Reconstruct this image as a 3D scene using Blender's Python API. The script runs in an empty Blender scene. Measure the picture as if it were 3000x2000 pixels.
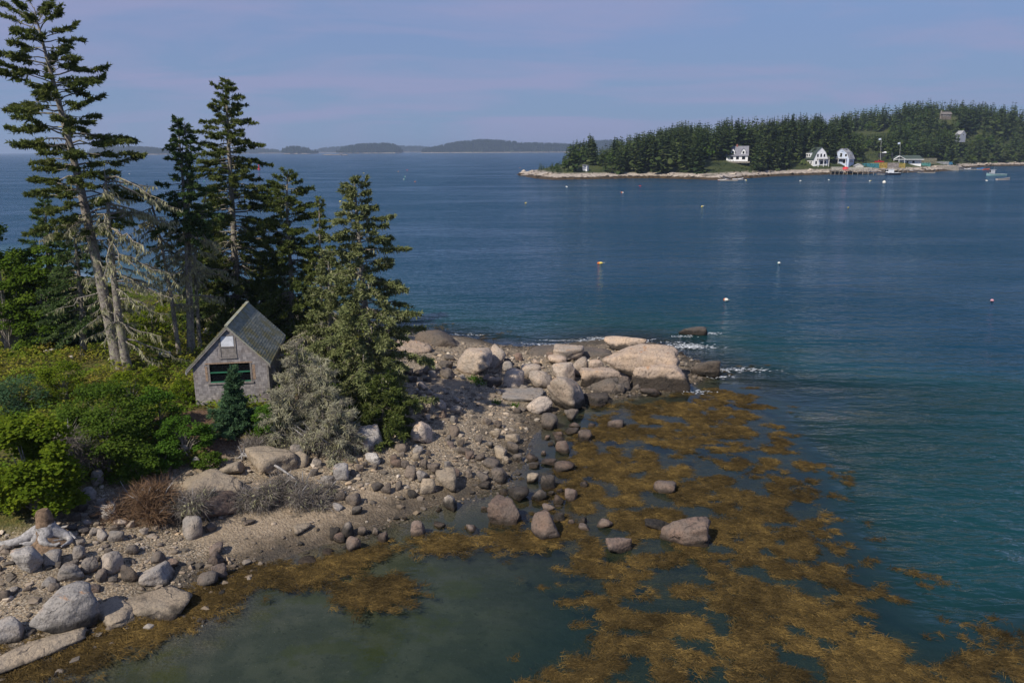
import bpy, bmesh, math
import numpy as np
from mathutils import Matrix, Vector

# ------------------------------------------------------------------ camera, sky, sun, exposure
CAM_H = 15.5
F = 2310.0                      # focal length in photo pixels (3000 wide)
PITCH = math.radians(13.63)
ROLL = 0.0044
_U0 = np.array([0, math.sin(PITCH), math.cos(PITCH)])
FWD = np.array([0, math.cos(PITCH), -math.sin(PITCH)])
_X = np.array([1.0, 0, 0])
RGT = math.cos(ROLL) * _X - math.sin(ROLL) * _U0
UPV = math.cos(ROLL) * _U0 + math.sin(ROLL) * _X
CAM = np.array([0, 0, CAM_H])

SC = bpy.context.scene
C = SC.collection
cd = bpy.data.cameras.new('camera')
cam = bpy.data.objects.new('camera', cd)
C.objects.link(cam)
cd.sensor_width = 36.0
cd.lens = F / 3000 * 36.0
cd.clip_start = 0.5
cd.clip_end = 60000
cam.matrix_world = Matrix(((RGT[0], UPV[0], -FWD[0], 0), (RGT[1], UPV[1], -FWD[1], 0), (RGT[2], UPV[2], -FWD[2], CAM_H), (0, 0, 0, 1)))
SC.camera = cam

SUN_DIR = Vector((-0.46, -0.56, 0.69)).normalized()      # towards the sun
W = bpy.data.worlds.new('World')
SC.world = W
W.use_nodes = True
nt = W.node_tree
nt.nodes.clear()
def N(tree, typ, **kw):
    n = tree.nodes.new(typ)
    for k, v in kw.items():
        setattr(n, k, v)
    return n
def L(tree, a, b):
    tree.links.new(a, b)
sky = N(nt, 'ShaderNodeTexSky', sky_type='NISHITA', sun_disc=False)
sky.sun_elevation = math.asin(SUN_DIR.z)
sky.sun_rotation = math.atan2(SUN_DIR.x, SUN_DIR.y)
sky.air_density = 1.0
sky.dust_density = 0.6
sky.ozone_density = 2.2
tc = N(nt, 'ShaderNodeTexCoord')
sx = N(nt, 'ShaderNodeSeparateXYZ')
L(nt, tc.outputs['Generated'], sx.inputs[0])
mz = N(nt, 'ShaderNodeMath', operation='MAXIMUM')
L(nt, sx.outputs[2], mz.inputs[0]); mz.inputs[1].default_value = 0.03
cx = N(nt, 'ShaderNodeCombineXYZ')
L(nt, sx.outputs[0], cx.inputs[0]); L(nt, sx.outputs[1], cx.inputs[1]); L(nt, mz.outputs[0], cx.inputs[2])
L(nt, cx.outputs[0], sky.inputs[0])
tint = N(nt, 'ShaderNodeMix', data_type='RGBA', blend_type='MULTIPLY')
tint.inputs[0].default_value = 1.0
L(nt, sky.outputs[0], tint.inputs[6]); tint.inputs[7].default_value = (0.74, 0.90, 1.12, 1)
# summer haze: thick at the horizon, thinner overhead
hz1 = N(nt, 'ShaderNodeMapRange', interpolation_type='SMOOTHSTEP'); L(nt, mz.outputs[0], hz1.inputs[0])
for i_, v_ in enumerate((0.0, 0.50, 0.95, 0.20)): hz1.inputs[i_ + 1].default_value = v_
hz2 = N(nt, 'ShaderNodeMapRange'); L(nt, mz.outputs[0], hz2.inputs[0])
for i_, v_ in enumerate((0.03, 0.13, 0.0, 1.0)): hz2.inputs[i_ + 1].default_value = v_
hcol = N(nt, 'ShaderNodeMix', data_type='RGBA'); L(nt, hz2.outputs[0], hcol.inputs[0])
hcol.inputs[6].default_value = (2.1, 3.05, 4.85, 1); hcol.inputs[7].default_value = (1.95, 2.7, 4.75, 1)
veil = N(nt, 'ShaderNodeMix', data_type='RGBA'); L(nt, hz1.outputs[0], veil.inputs[0]); L(nt, tint.outputs[2], veil.inputs[6]); L(nt, hcol.outputs[2], veil.inputs[7])
# thin high cloud: projected on a plane overhead
dv = N(nt, 'ShaderNodeMath', operation='ADD'); L(nt, mz.outputs[0], dv.inputs[0]); dv.inputs[1].default_value = 0.10
px_ = N(nt, 'ShaderNodeMath', operation='DIVIDE'); L(nt, sx.outputs[0], px_.inputs[0]); L(nt, dv.outputs[0], px_.inputs[1])
py_ = N(nt, 'ShaderNodeMath', operation='DIVIDE'); L(nt, sx.outputs[1], py_.inputs[0]); L(nt, dv.outputs[0], py_.inputs[1])
cp = N(nt, 'ShaderNodeCombineXYZ'); L(nt, px_.outputs[0], cp.inputs[0]); L(nt, py_.outputs[0], cp.inputs[1])
mp = N(nt, 'ShaderNodeMapping'); L(nt, cp.outputs[0], mp.inputs[0])
mp.inputs['Rotation'].default_value = (0, 0, math.radians(-38)); mp.inputs['Scale'].default_value = (0.8, 1.3, 1); mp.inputs['Location'].default_value = (3.1, 1.2, 0)
nz = N(nt, 'ShaderNodeTexNoise'); L(nt, mp.outputs[0], nz.inputs['Vector'])
nz.inputs['Scale'].default_value = 0.75; nz.inputs['Detail'].default_value = 7; nz.inputs['Roughness'].default_value = 0.55; nz.inputs['Distortion'].default_value = 0.5
rmp = N(nt, 'ShaderNodeMapRange'); L(nt, nz.outputs[0], rmp.inputs[0])
rmp.inputs[1].default_value = 0.42; rmp.inputs[2].default_value = 0.62; rmp.inputs[3].default_value = 0.0; rmp.inputs[4].default_value = 0.65
cl = N(nt, 'ShaderNodeMix', data_type='RGBA'); L(nt, rmp.outputs[0], cl.inputs[0]); L(nt, veil.outputs[2], cl.inputs[6])
cl.inputs[7].default_value = (3.15, 3.25, 5.2, 1)
bg = N(nt, 'ShaderNodeBackground'); L(nt, cl.outputs[2], bg.inputs[0]); bg.inputs[1].default_value = 0.10
wo = N(nt, 'ShaderNodeOutputWorld'); L(nt, bg.outputs[0], wo.inputs[0])

sl = bpy.data.lights.new('sun', 'SUN')
sl.energy = 4.5
sl.angle = math.radians(0.6)
sl.color = (1.0, 0.92, 0.78)
so = bpy.data.objects.new('sun', sl)
C.objects.link(so)
so.rotation_euler = (-SUN_DIR).to_track_quat('-Z', 'Y').to_euler()
so.location = (-60, -40, 90)

SC.view_settings.view_transform = 'Standard'
SC.view_settings.look = 'None'
SC.view_settings.exposure = 0.06
SC.view_settings.gamma = 1.0
SC.view_settings.use_curve_mapping = False
SC.render.engine = 'CYCLES'
SC.cycles.max_bounces = 6
SC.cycles.diffuse_bounces = 2
SC.cycles.glossy_bounces = 2
SC.cycles.transmission_bounces = 2
SC.cycles.transparent_max_bounces = 8
SC.cycles.volume_bounces = 0
SC.cycles.caustics_reflective = False
SC.cycles.caustics_refractive = False
SC.cycles.use_denoising = True

# ------------------------------------------------------------------ geometry helpers
def ray(px, py):
    d = FWD + (px - 1500) / F * RGT - (py - 1000) / F * UPV
    return d / np.linalg.norm(d)
def at(px, py, z=0.0):
    d = ray(px, py)
    return CAM + d * ((z - CAM_H) / d[2])
def proj(p):
    v = np.asarray(p, float) - CAM
    dz = v @ FWD
    return 1500 + F * (v @ RGT) / dz, 1000 - F * (v @ UPV) / dz, dz
def march(px, py, hf, t0=18.0, t1=150.0, step=0.15):
    d = ray(px, py)
    ts = np.arange(t0, t1, step)
    P = CAM + ts[:, None] * d
    below = np.nonzero(P[:, 2] < hf(P[:, 0], P[:, 1]))[0]
    return P[below[0]] if len(below) else P[-1]

def hash3(i, j, k, s):
    n = (i * 374761393 + j * 668265263 + k * 2147483647 + s * 1274126177) & 0xFFFFFFFF
    n = ((n ^ (n >> 13)) * 1274126177) & 0xFFFFFFFF
    return ((n ^ (n >> 16)) & 0xFFFFFF) / float(0xFFFFFF)
def vnoise(x, y, z=None, seed=0):
    x = np.asarray(x, float); y = np.asarray(y, float)
    z = np.zeros_like(x) if z is None else np.asarray(z, float)
    xi = np.floor(x).astype(np.int64); yi = np.floor(y).astype(np.int64); zi = np.floor(z).astype(np.int64)
    fx = x - xi; fy = y - yi; fz = z - zi
    fx = fx * fx * (3 - 2 * fx); fy = fy * fy * (3 - 2 * fy); fz = fz * fz * (3 - 2 * fz)
    r = 0
    for a in (0, 1):
        for b in (0, 1):
            for c in (0, 1):
                w = (fx if a else 1 - fx) * (fy if b else 1 - fy) * (fz if c else 1 - fz)
                r = r + w * hash3(xi + a, yi + b, zi + c, seed)
    return r
def fbm(x, y, z=None, seed=0, octv=4):
    r = 0; a = 0.5; f = 1.0
    for o in range(octv):
        r = r + a * (vnoise(np.asarray(x) * f, np.asarray(y) * f, None if z is None else np.asarray(z) * f, seed + o * 7) - 0.5)
        a *= 0.5; f *= 2.03
    return r
def sstep(a, b, x):
    t = np.clip((x - a) / (b - a), 0, 1)
    return t * t * (3 - 2 * t)
def polydist(poly, x, y):
    """signed distance to a polygon, positive inside"""
    P = np.asarray(poly, float)
    best = np.full(np.shape(x), 1e18); inside = np.zeros(np.shape(x), bool)
    for i in range(len(P)):
        ax, ay = P[i]; bx, by = P[(i + 1) % len(P)]
        ex, ey = bx - ax, by - ay
        t = np.clip(((x - ax) * ex + (y - ay) * ey) / (ex * ex + ey * ey + 1e-12), 0, 1)
        best = np.minimum(best, (x - ax - t * ex) ** 2 + (y - ay - t * ey) ** 2)
        c = (ay > y) != (by > y)
        with np.errstate(divide='ignore', invalid='ignore'):
            inside ^= c & (x < (bx - ax) * (y - ay) / (by - ay + 1e-30) + ax)
    return np.where(inside, 1, -1) * np.sqrt(best)

def make_mesh(name, V, faces, mats, smooth=False, attrs=None, fmat=None):
    """V (n,3); faces: list of int arrays (m,3)/(m,4)"""
    me = bpy.data.meshes.new(name)
    V = np.asarray(V, np.float32)
    faces = [np.asarray(f, np.int32) for f in faces if len(f)]
    me.vertices.add(len(V)); me.vertices.foreach_set('co', V.ravel())
    nl = sum(f.size for f in faces); nf = sum(len(f) for f in faces)
    me.loops.add(nl); me.polygons.add(nf)
    me.loops.foreach_set('vertex_index', np.concatenate([f.ravel() for f in faces]))
    tot = np.concatenate([np.full(len(f), f.shape[1], np.int32) for f in faces])
    st = np.concatenate([[0], np.cumsum(tot)[:-1]]).astype(np.int32)
    me.polygons.foreach_set('loop_start', st)
    me.polygons.foreach_set('loop_total', tot)
    me.polygons.foreach_set('use_smooth', np.full(nf, bool(smooth)))
    for m in (mats if isinstance(mats, (list, tuple)) else [mats]):
        me.materials.append(m)
    if fmat is not None:
        me.polygons.foreach_set('material_index', np.asarray(fmat, np.int32))
    for k, v in (attrs or {}).items():
        a = me.attributes.new(k, 'FLOAT', 'POINT')
        a.data.foreach_set('value', np.asarray(v, np.float32))
    me.update(calc_edges=True)
    return me
def add(name, me, parent=None, loc=None, rot=None):
    o = bpy.data.objects.new(name, me)
    C.objects.link(o)
    if parent is not None:
        o.parent = parent
    if loc is not None:
        o.location = tuple(float(v) for v in loc)
    if rot is not None:
        o.rotation_euler = rot
    return o
def tag(o, label=None, cat=None, group=None, kind=None):
    for k, v in (('label', label), ('category', cat), ('group', group), ('kind', kind)):
        if v:
            o[k] = v
    return o
def thing(name, label, cat, loc=(0, 0, 0), rz=0.0, group=None):
    o = bpy.data.objects.new(name, None)
    C.objects.link(o)
    o.empty_display_size = 0.3
    o.location = tuple(float(v) for v in loc); o.rotation_euler = (0, 0, rz)
    return tag(o, label, cat, group)

class MB:
    """collects faces of boxes, tubes and kites into one mesh"""
    def __init__(s):
        s.v = []; s.f3 = []; s.f4 = []; s.n = 0; s.r = []
    def raw(s, V, f3=None, f4=None, rnd=None):
        V = np.asarray(V, float)
        s.v.append(V)
        if f3 is not None and len(f3): s.f3.append(np.asarray(f3) + s.n)
        if f4 is not None and len(f4): s.f4.append(np.asarray(f4) + s.n)
        s.r.append(np.full(len(V), 0.5) if rnd is None else np.broadcast_to(np.asarray(rnd, float), (len(V),)))
        s.n += len(V)
        return s
    def box(s, a, b, rnd=None, M=None):
        x0, y0, z0 = a; x1, y1, z1 = b
        V = np.array([[x0, y0, z0], [x1, y0, z0], [x1, y1, z0], [x0, y1, z0], [x0, y0, z1], [x1, y0, z1], [x1, y1, z1], [x0, y1, z1]], float)
        if M is not None:
            V = V @ np.asarray(M)[:3, :3].T + np.asarray(M)[:3, 3]
        return s.raw(V, f4=[[0, 3, 2, 1], [4, 5, 6, 7], [0, 1, 5, 4], [1, 2, 6, 5], [2, 3, 7, 6], [3, 0, 4, 7]], rnd=rnd)
    def tube(s, P, R, k=6, rnd=None, cap=True):
        P = np.asarray(P, float); n = len(P)
        R = np.broadcast_to(np.asarray(R, float), (n,))
        T = np.gradient(P, axis=0); T /= np.linalg.norm(T, axis=1)[:, None] + 1e-9
        ref = np.array([0, 0, 1.0]) if abs(T[0][2]) < 0.8 else np.array([1.0, 0, 0])
        A = np.cross(T, ref); A /= np.linalg.norm(A, axis=1)[:, None] + 1e-9
        B = np.cross(T, A)
        an = np.arange(k) * 2 * math.pi / k
        V = P[:, None, :] + R[:, None, None] * (np.cos(an)[None, :, None] * A[:, None, :] + np.sin(an)[None, :, None] * B[:, None, :])
        V = V.reshape(-1, 3)
        i = np.arange(n - 1)[:, None] * k; j = np.arange(k)[None, :]; j2 = (j + 1) % k
        f = np.stack([i + j, i + j2, i + k + j2, i + k + j], -1).reshape(-1, 4)
        s.raw(V, f4=f, rnd=rnd)
        if cap:
            s.raw(np.vstack([V[-k:], P[-1:]]), f3=[[q, (q + 1) % k, k] for q in range(k)], rnd=rnd)
        return s
    def prism(s, poly, y0, y1, rnd=None):
        """polygon in (x,z) extruded along y"""
        n = len(poly)
        V = [[p[0], y0, p[1]] for p in poly] + [[p[0], y1, p[1]] for p in poly]
        f4 = [[i, (i + 1) % n, n + (i + 1) % n, n + i] for i in range(n)]
        s.raw(V, f4=f4, rnd=rnd)
        f3 = [[0, i + 1, i] for i in range(1, n - 1)] + [[n, n + i, n + i + 1] for i in range(1, n - 1)]
        s.f3.append(np.asarray(f3) + s.n - 2 * n)
        return s
    def kites(s, P, D, Ln, Wd, rng, rnd=None, side=None, mid=0.5):
        P = np.asarray(P, float); n = len(P)
        if n == 0: return s
        D = D / (np.linalg.norm(D, axis=1)[:, None] + 1e-9)
        if side is None:
            side = rng.normal(size=(n, 3))
        S = np.cross(D, side); S /= np.linalg.norm(S, axis=1)[:, None] + 1e-9
        Ln = np.broadcast_to(Ln, (n,))[:, None]; Wd = np.broadcast_to(Wd, (n,))[:, None]
        V = np.stack([P, P + D * Ln * mid + S * Wd / 2, P + D * Ln, P + D * Ln * mid - S * Wd / 2], 1).reshape(-1, 3)
        f = np.arange(n * 4).reshape(n, 4)
        r = rng.random(n) if rnd is None else np.broadcast_to(rnd, (n,))
        return s.raw(V, f4=f, rnd=np.repeat(r, 4))
    def blades(s, P, D, Ln, Wd, rng, rnd=None, side=None):
        """single tapered triangles: needles, fronds"""
        P = np.asarray(P, float); n = len(P)
        if n == 0: return s
        D = D / (np.linalg.norm(D, axis=1)[:, None] + 1e-9)
        if side is None:
            side = rng.normal(size=(n, 3))
        S = np.cross(D, side); S /= np.linalg.norm(S, axis=1)[:, None] + 1e-9
        Ln = np.broadcast_to(Ln, (n,))[:, None]; Wd = np.broadcast_to(Wd, (n,))[:, None]
        V = np.stack([P + S * Wd / 2, P + D * Ln, P - S * Wd / 2], 1).reshape(-1, 3)
        r = rng.random(n) if rnd is None else np.broadcast_to(rnd, (n,))
        return s.raw(V, f3=np.arange(n * 3).reshape(n, 3), rnd=np.repeat(r, 3))
    def mesh(s, name, mat, smooth=False):
        V = np.vstack(s.v)
        fs = []
        if s.f3: fs.append(np.vstack(s.f3))
        if s.f4: fs.append(np.vstack(s.f4))
        return make_mesh(name, V, fs, mat, smooth, {'rnd': np.concatenate(s.r)})
    def build(s, name, mat, parent=None, smooth=False, loc=None, stuff=False):
        if not s.v: return None
        o = add(name, s.mesh(name, mat, smooth), parent, loc)
        if stuff: o['kind'] = 'stuff'
        return o

# ------------------------------------------------------------------ materials
def srgb(r, g, b):
    f = lambda c: ((c / 255 + 0.055) / 1.055) ** 2.4 if c / 255 > 0.04045 else c / 255 / 12.92
    return (f(r), f(g), f(b), 1)
def new_mat(name):
    m = bpy.data.materials.new(name); m.use_nodes = True
    m.node_tree.nodes.clear()
    return m, m.node_tree
def ramp(t, fac, stops):
    r = N(t, 'ShaderNodeValToRGB')
    e = r.color_ramp.elements
    while len(e) < len(stops): e.new(0.5)
    for i, (p, c) in enumerate(stops):
        e[i].position = p; e[i].color = tuple(c) + ((1,) if len(c) == 3 else ())
    if fac is not None: L(t, fac, r.inputs[0])
    return r.outputs[0]
def mixc(t, fac, a, b, blend='MIX'):
    m = N(t, 'ShaderNodeMix', data_type='RGBA', blend_type=blend)
    if isinstance(fac, (int, float)): m.inputs[0].default_value = fac
    else: L(t, fac, m.inputs[0])
    for i, v in ((6, a), (7, b)):
        if isinstance(v, tuple): m.inputs[i].default_value = v if len(v) == 4 else v + (1,)
        else: L(t, v, m.inputs[i])
    return m.outputs[2]
def maprange(t, v, a, b, c=0.0, d=1.0, smooth=True):
    m = N(t, 'ShaderNodeMapRange')
    if smooth: m.interpolation_type = 'SMOOTHSTEP'
    L(t, v, m.inputs[0])
    for i, q in enumerate((a, b, c, d)): m.inputs[i + 1].default_value = q
    return m.outputs[0]
def noise(t, scale, detail=4, rough=0.55, vec=None, dist=0.0):
    n = N(t, 'ShaderNodeTexNoise')
    n.inputs['Scale'].default_value = scale; n.inputs['Detail'].default_value = detail; n.inputs['Roughness'].default_value = rough; n.inputs['Distortion'].default_value = dist
    if vec is not None: L(t, vec, n.inputs['Vector'])
    return n.outputs[0]
def math_(t, op, a, b=None, c=None):
    m = N(t, 'ShaderNodeMath', operation=op)
    for i, v in enumerate((a, b, c)):
        if v is None: continue
        if isinstance(v, (int, float)): m.inputs[i].default_value = v
        else: L(t, v, m.inputs[i])
    return m.outputs[0]
def attr(t, name):
    a = N(t, 'ShaderNodeAttribute', attribute_name=name)
    return a.outputs['Fac']
def principled(m, t, col, rough=0.8, bump=None, bstr=0.5, bdist=0.02, spec=0.3, metal=0.0):
    p = N(t, 'ShaderNodeBsdfPrincipled')
    if isinstance(col, tuple): p.inputs['Base Color'].default_value = col if len(col) == 4 else col + (1,)
    else: L(t, col, p.inputs['Base Color'])
    if isinstance(rough, (int, float)): p.inputs['Roughness'].default_value = rough
    else: L(t, rough, p.inputs['Roughness'])
    p.inputs['Specular IOR Level'].default_value = spec
    p.inputs['Metallic'].default_value = metal
    if bump is not None:
        b = N(t, 'ShaderNodeBump'); L(t, bump, b.inputs['Height']); b.inputs['Strength'].default_value = bstr; b.inputs['Distance'].default_value = bdist
        L(t, b.outputs[0], p.inputs['Normal'])
    o = N(t, 'ShaderNodeOutputMaterial'); L(t, p.outputs[0], o.inputs[0])
    return m
def m_plain(name, col, rough=0.7, var=0.25, scale=6.0, bump=0.3, bdist=0.01, spec=0.3):
    m, t = new_mat(name)
    g = N(t, 'ShaderNodeNewGeometry')
    n = noise(t, scale, 5, 0.6, g.outputs['Position'])
    k = maprange(t, n, 0.3, 0.7, 1 - var, 1 + var)
    a = mixc(t, 1.0, col, k, 'MULTIPLY')
    return principled(m, t, a, rough, n, bump, bdist, spec)
def m_leaf(name, stops, trans=0.25, patch=0.0, wr=0.6, wo=0.15):
    """foliage: colour by the per-leaf attribute and a slow drift through space"""
    m, t = new_mat(name)
    r = attr(t, 'rnd')
    g = N(t, 'ShaderNodeNewGeometry')
    oi = N(t, 'ShaderNodeObjectInfo')
    n = noise(t, 0.55, 3, 0.6, g.outputs['Position'])
    f = math_(t, 'ADD', math_(t, 'MULTIPLY', r, wr), math_(t, 'MULTIPLY', maprange(t, n, 0.3, 0.7), 0.25 + patch))
    f = math_(t, 'ADD', f, math_(t, 'MULTIPLY', oi.outputs['Random'], wo))
    c = ramp(t, f, stops)
    d = N(t, 'ShaderNodeBsdfDiffuse'); L(t, c, d.inputs[0])
    tr = N(t, 'ShaderNodeBsdfTranslucent'); L(t, c, tr.inputs[0])
    mx = N(t, 'ShaderNodeMixShader'); mx.inputs[0].default_value = trans
    L(t, d.outputs[0], mx.inputs[1]); L(t, tr.outputs[0], mx.inputs[2])
    o = N(t, 'ShaderNodeOutputMaterial'); L(t, mx.outputs[0], o.inputs[0])
    return m

def m_granite(name, base, dark, warm, tide=True, lichen=0.0, tz=0.78):
    m, t = new_mat(name)
    g = N(t, 'ShaderNodeNewGeometry'); pos = g.outputs['Position']
    oi = N(t, 'ShaderNodeObjectInfo'); rnd = oi.outputs['Random']
    n1 = noise(t, 1.1, 5, 0.6, pos); n2 = noise(t, 9.0, 4, 0.65, pos); n3 = noise(t, 60.0, 2, 0.6, pos)
    c = mixc(t, maprange(t, n1, 0.35, 0.66), base, warm)
    c = mixc(t, math_(t, 'MULTIPLY', maprange(t, n2, 0.50, 0.66), 0.6), c, dark)
    c = mixc(t, 1.0, c, maprange(t, n3, 0.3, 0.7, 0.80, 1.18), 'MULTIPLY')
    c = mixc(t, 1.0, c, maprange(t, rnd, 0, 1, 0.72, 1.22, False), 'MULTIPLY')
    sp = N(t, 'ShaderNodeSeparateXYZ'); L(t, pos, sp.inputs[0])
    if lichen:
        sn = N(t, 'ShaderNodeSeparateXYZ'); L(t, g.outputs['Normal'], sn.inputs[0])
        ln = noise(t, 1.7, 6, 0.7, pos)
        lf = math_(t, 'MULTIPLY', maprange(t, ln, 0.55, 0.66), maprange(t, sn.outputs[2], 0.1, 0.7))
        lf = math_(t, 'MULTIPLY', lf, maprange(t, sp.outputs[2], 0.9, 1.6))
        c = mixc(t, math_(t, 'MULTIPLY', lf, lichen), c, (0.42, 0.19, 0.06))
    cv = N(t, 'ShaderNodeTexVoronoi', feature='DISTANCE_TO_EDGE'); cv.inputs['Scale'].default_value = 0.42
    wp = N(t, 'ShaderNodeMix', data_type='RGBA', blend_type='ADD'); wp.inputs[0].default_value = 0.9
    nv = N(t, 'ShaderNodeTexNoise'); L(t, pos, nv.inputs['Vector']); nv.inputs['Scale'].default_value = 1.2; nv.inputs['Detail'].default_value = 4
    L(t, pos, wp.inputs[6]); L(t, nv.outputs['Color'], wp.inputs[7]); L(t, wp.outputs[2], cv.inputs['Vector'])
    crk = math_(t, 'MULTIPLY', maprange(t, cv.outputs['Distance'], 0.003, 0.016, 1.0, 0.0), maprange(t, noise(t, 0.7, 3, 0.5, pos), 0.50, 0.60))
    c = mixc(t, math_(t, 'MULTIPLY', crk, 0.75), c, dark)
    st = noise(t, 2.2, 6, 0.7, pos, 0.8)
    c = mixc(t, math_(t, 'MULTIPLY', maprange(t, st, 0.54, 0.64), 0.45), c, dark)
    rough = 0.85
    if tide:
        zz = math_(t, 'ADD', sp.outputs[2], math_(t, 'MULTIPLY', math_(t, 'SUBTRACT', noise(t, 1.3, 5, 0.65, pos), 0.5), 0.8))
        zz = math_(t, 'ADD', zz, math_(t, 'MULTIPLY', math_(t, 'SUBTRACT', rnd, 0.5), 0.3))
        td = maprange(t, zz, tz - 0.16, tz + 0.14, 1.0, 0.0)
        dk = mixc(t, maprange(t, n2, 0.35, 0.65), (0.013, 0.012, 0.011), (0.042, 0.035, 0.029))
        c = mixc(t, math_(t, 'MULTIPLY', td, 0.93), c, dk)
        wet = maprange(t, sp.outputs[2], 0.02, 0.20, 1.0, 0.0)
        c = mixc(t, math_(t, 'MULTIPLY', wet, 0.5), c, (0.05, 0.032, 0.018))
    hb = math_(t, 'ADD', math_(t, 'MULTIPLY', n2, 0.6), math_(t, 'MULTIPLY', n3, 0.15))
    hb = math_(t, 'SUBTRACT', hb, math_(t, 'MULTIPLY', crk, 0.5))
    hb = math_(t, 'ADD', hb, math_(t, 'MULTIPLY', noise(t, 3.0, 4, 0.6, pos), 1.2))
    return principled(m, t, c, rough, hb, 0.8, 0.11, 0.25)

# ------------------------------------------------------------------ the near island: terrain height
WL_PX = [(-300, 2090), (0, 1985), (130, 1950), (260, 1905), (400, 1850), (520, 1800), (600, 1755), (660, 1715), (720, 1675), (790, 1645), (900, 1605), (1040, 1580), (1130, 1535), (1250, 1485),
         (1330, 1468), (1400, 1448), (1475, 1425), (1500, 1380), (1530, 1330), (1560, 1280), (1590, 1245), (1615, 1215), (1650, 1200), (1720, 1180), (1850, 1162), (1960, 1148), (2030, 1122),
         (2090, 1098), (2100, 1078), (2010, 1040), (1960, 1012), (1880, 994), (1770, 992), (1650, 1005), (1530, 1015), (1450, 1008), (1380, 988), (1300, 978), (1200, 970), (1100, 948), (950, 922),
         (800, 900), (600, 872), (400, 850), (200, 800), (0, 770), (-300, 720)]
WL = [tuple(at(*p)[:2]) for p in WL_PX] + [(-260, 150), (-260, 10), (-60, 5)]
BK_PX = [(-300, 1650), (0, 1570), (110, 1560), (200, 1470), (300, 1425), (400, 1385), (520, 1375), (640, 1350), (720, 1325), (860, 1312), (960, 1300), (1090, 1272), (1190, 1240), (1205, 1180),
         (1185, 1110), (1165, 1050), (1110, 1005), (1000, 965), (800, 930), (600, 895), (400, 868), (200, 818), (0, 785), (-300, 735)]
BK = [tuple(at(*p, 1.3)[:2]) for p in BK_PX] + [(-258, 148), (-258, 20), (-70, 14)]
GX0, GX1, GY0, GY1, GS = -92.0, 66.0, 9.0, 134.0, 0.38
gx = np.arange(GX0, GX1 + 1e-6, GS); gy = np.arange(GY0, GY1 + 1e-6, GS)
XX, YY = np.meshgrid(gx, gy)
DW = polydist(WL, XX, YY)
DB = polydist(BK, XX, YY)
DW += fbm(XX * 0.35, YY * 0.35, seed=3) * 1.2 * sstep(0, 3, np.abs(DW) + 1)
pool = (1 - sstep(-2.0, 9.0, XX - (YY - 24) * 0.25)) * (1 - sstep(34, 46, YY))
WEED_PX = [(1470, 1520), (1560, 1490), (1600, 1400), (1640, 1340), (1625, 1275), (1720, 1215), (1860, 1175), (2030, 1135), (2170, 1135), (2270, 1185), (2300, 1240), (2370, 1330), (2420, 1410), (2400, 1460), (2480, 1570), (2540, 1660), (2580, 1720), (2640, 1830), (2800, 1880), (2920, 1850), (3100, 1840), (3100, 2080),
           (1480, 2080), (1560, 1930), (1660, 1860), (1690, 1740), (1620, 1690), (1560, 1610), (1440, 1590), (1420, 1550)]
WPOLY = [tuple(at(*p)[:2]) for p in WEED_PX]
WZ = sstep(-4.0, 1.5, polydist(WPOLY, XX, YY))
slope = 0.24 - 0.15 * np.maximum(pool, .7 * WZ) + 0.55 * sstep(50, 58, YY)
cap = 7.0 - np.maximum(6.2 * pool, 5.6 * WZ)
dep = np.minimum(-DW * slope, cap * (1 - np.exp(np.minimum(DW, 0) * slope / cap)) * 1.0)
dep = np.where(DW < 0, dep, 0)
dbo = np.maximum(-DB, 0)
beach = 1.3 * (np.maximum(DW, 0) / (np.maximum(DW, 0) + dbo + 1e-6)) ** 0.92
land = 1.3 + 0.45 * sstep(0, 0.9, DB) + 0.75 * (1 - np.exp(-np.maximum(DB, 0) / 6.0)) + sstep(2, 14, DB) * fbm(XX * 0.12, YY * 0.12, seed=9) * 1.3
HN = np.where(DB > 0, land, np.where(DW > 0, beach, -dep))
HN = HN + fbm(XX * 0.5, YY * 0.5, seed=21) * 0.22 * sstep(0.3, 1.5, np.abs(DW)) + fbm(XX * 1.6, YY * 1.6, seed=33, octv=3) * 0.07
def gsample(A, x, y):
    x = np.asarray(x, float); y = np.asarray(y, float)
    u = np.clip((x - GX0) / GS, 0, len(gx) - 1.001); v = np.clip((y - GY0) / GS, 0, len(gy) - 1.001)
    i = u.astype(int); j = v.astype(int); fu = u - i; fv = v - j
    return A[j, i] * (1 - fu) * (1 - fv) + A[j, i + 1] * fu * (1 - fv) + A[j + 1, i] * (1 - fu) * fv + A[j + 1, i + 1] * fu * fv
def hN(x, y):
    return gsample(HN, x, y)
def gnd(px, py):
    return march(px, py, hN)
def grid_faces(nx, ny):
    i = np.arange(nx - 1)[None, :]; j = np.arange(ny - 1)[:, None]
    a = j * nx + i
    return np.stack([a, a + 1, a + nx + 1, a + nx], -1).reshape(-1, 4)

# bare-earth path in front of the shed, dry grass, sand
def px_blob(pts, r):
    m = np.zeros_like(XX)
    for (px, py, k) in pts:
        p = gnd(px, py)
        m = np.maximum(m, 1 - sstep(0.55, 1.0, np.hypot(XX - p[0], (YY - p[1])) / (r * k)))
    return m
SOIL = px_blob([(585, 1215, 1), (600, 1245, 1), (622, 1280, 1.1), (650, 1305, 1.2), (690, 1330, 1.2), (480, 1235, .8), (880, 1180, 1.3), (950, 1230, 1.2)], 1.1)
SAND = px_blob([(760, 1520, 1.2), (860, 1510, 1.5), (960, 1525, 1.4), (1100, 1470, 1.2), (1180, 1470, 1), (900, 1570, 1.3), (1330, 1430, .8), (640, 1560, .8), (800, 1600, 1.2), (1290, 1130, 1.0), (1350, 1120, 0.9)], 1.5)
m, t = new_mat('shore_ground')
g = N(t, 'ShaderNodeNewGeometry'); pos = g.outputs['Position']
sp = N(t, 'ShaderNodeSeparateXYZ'); L(t, pos, sp.inputs[0])
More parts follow.
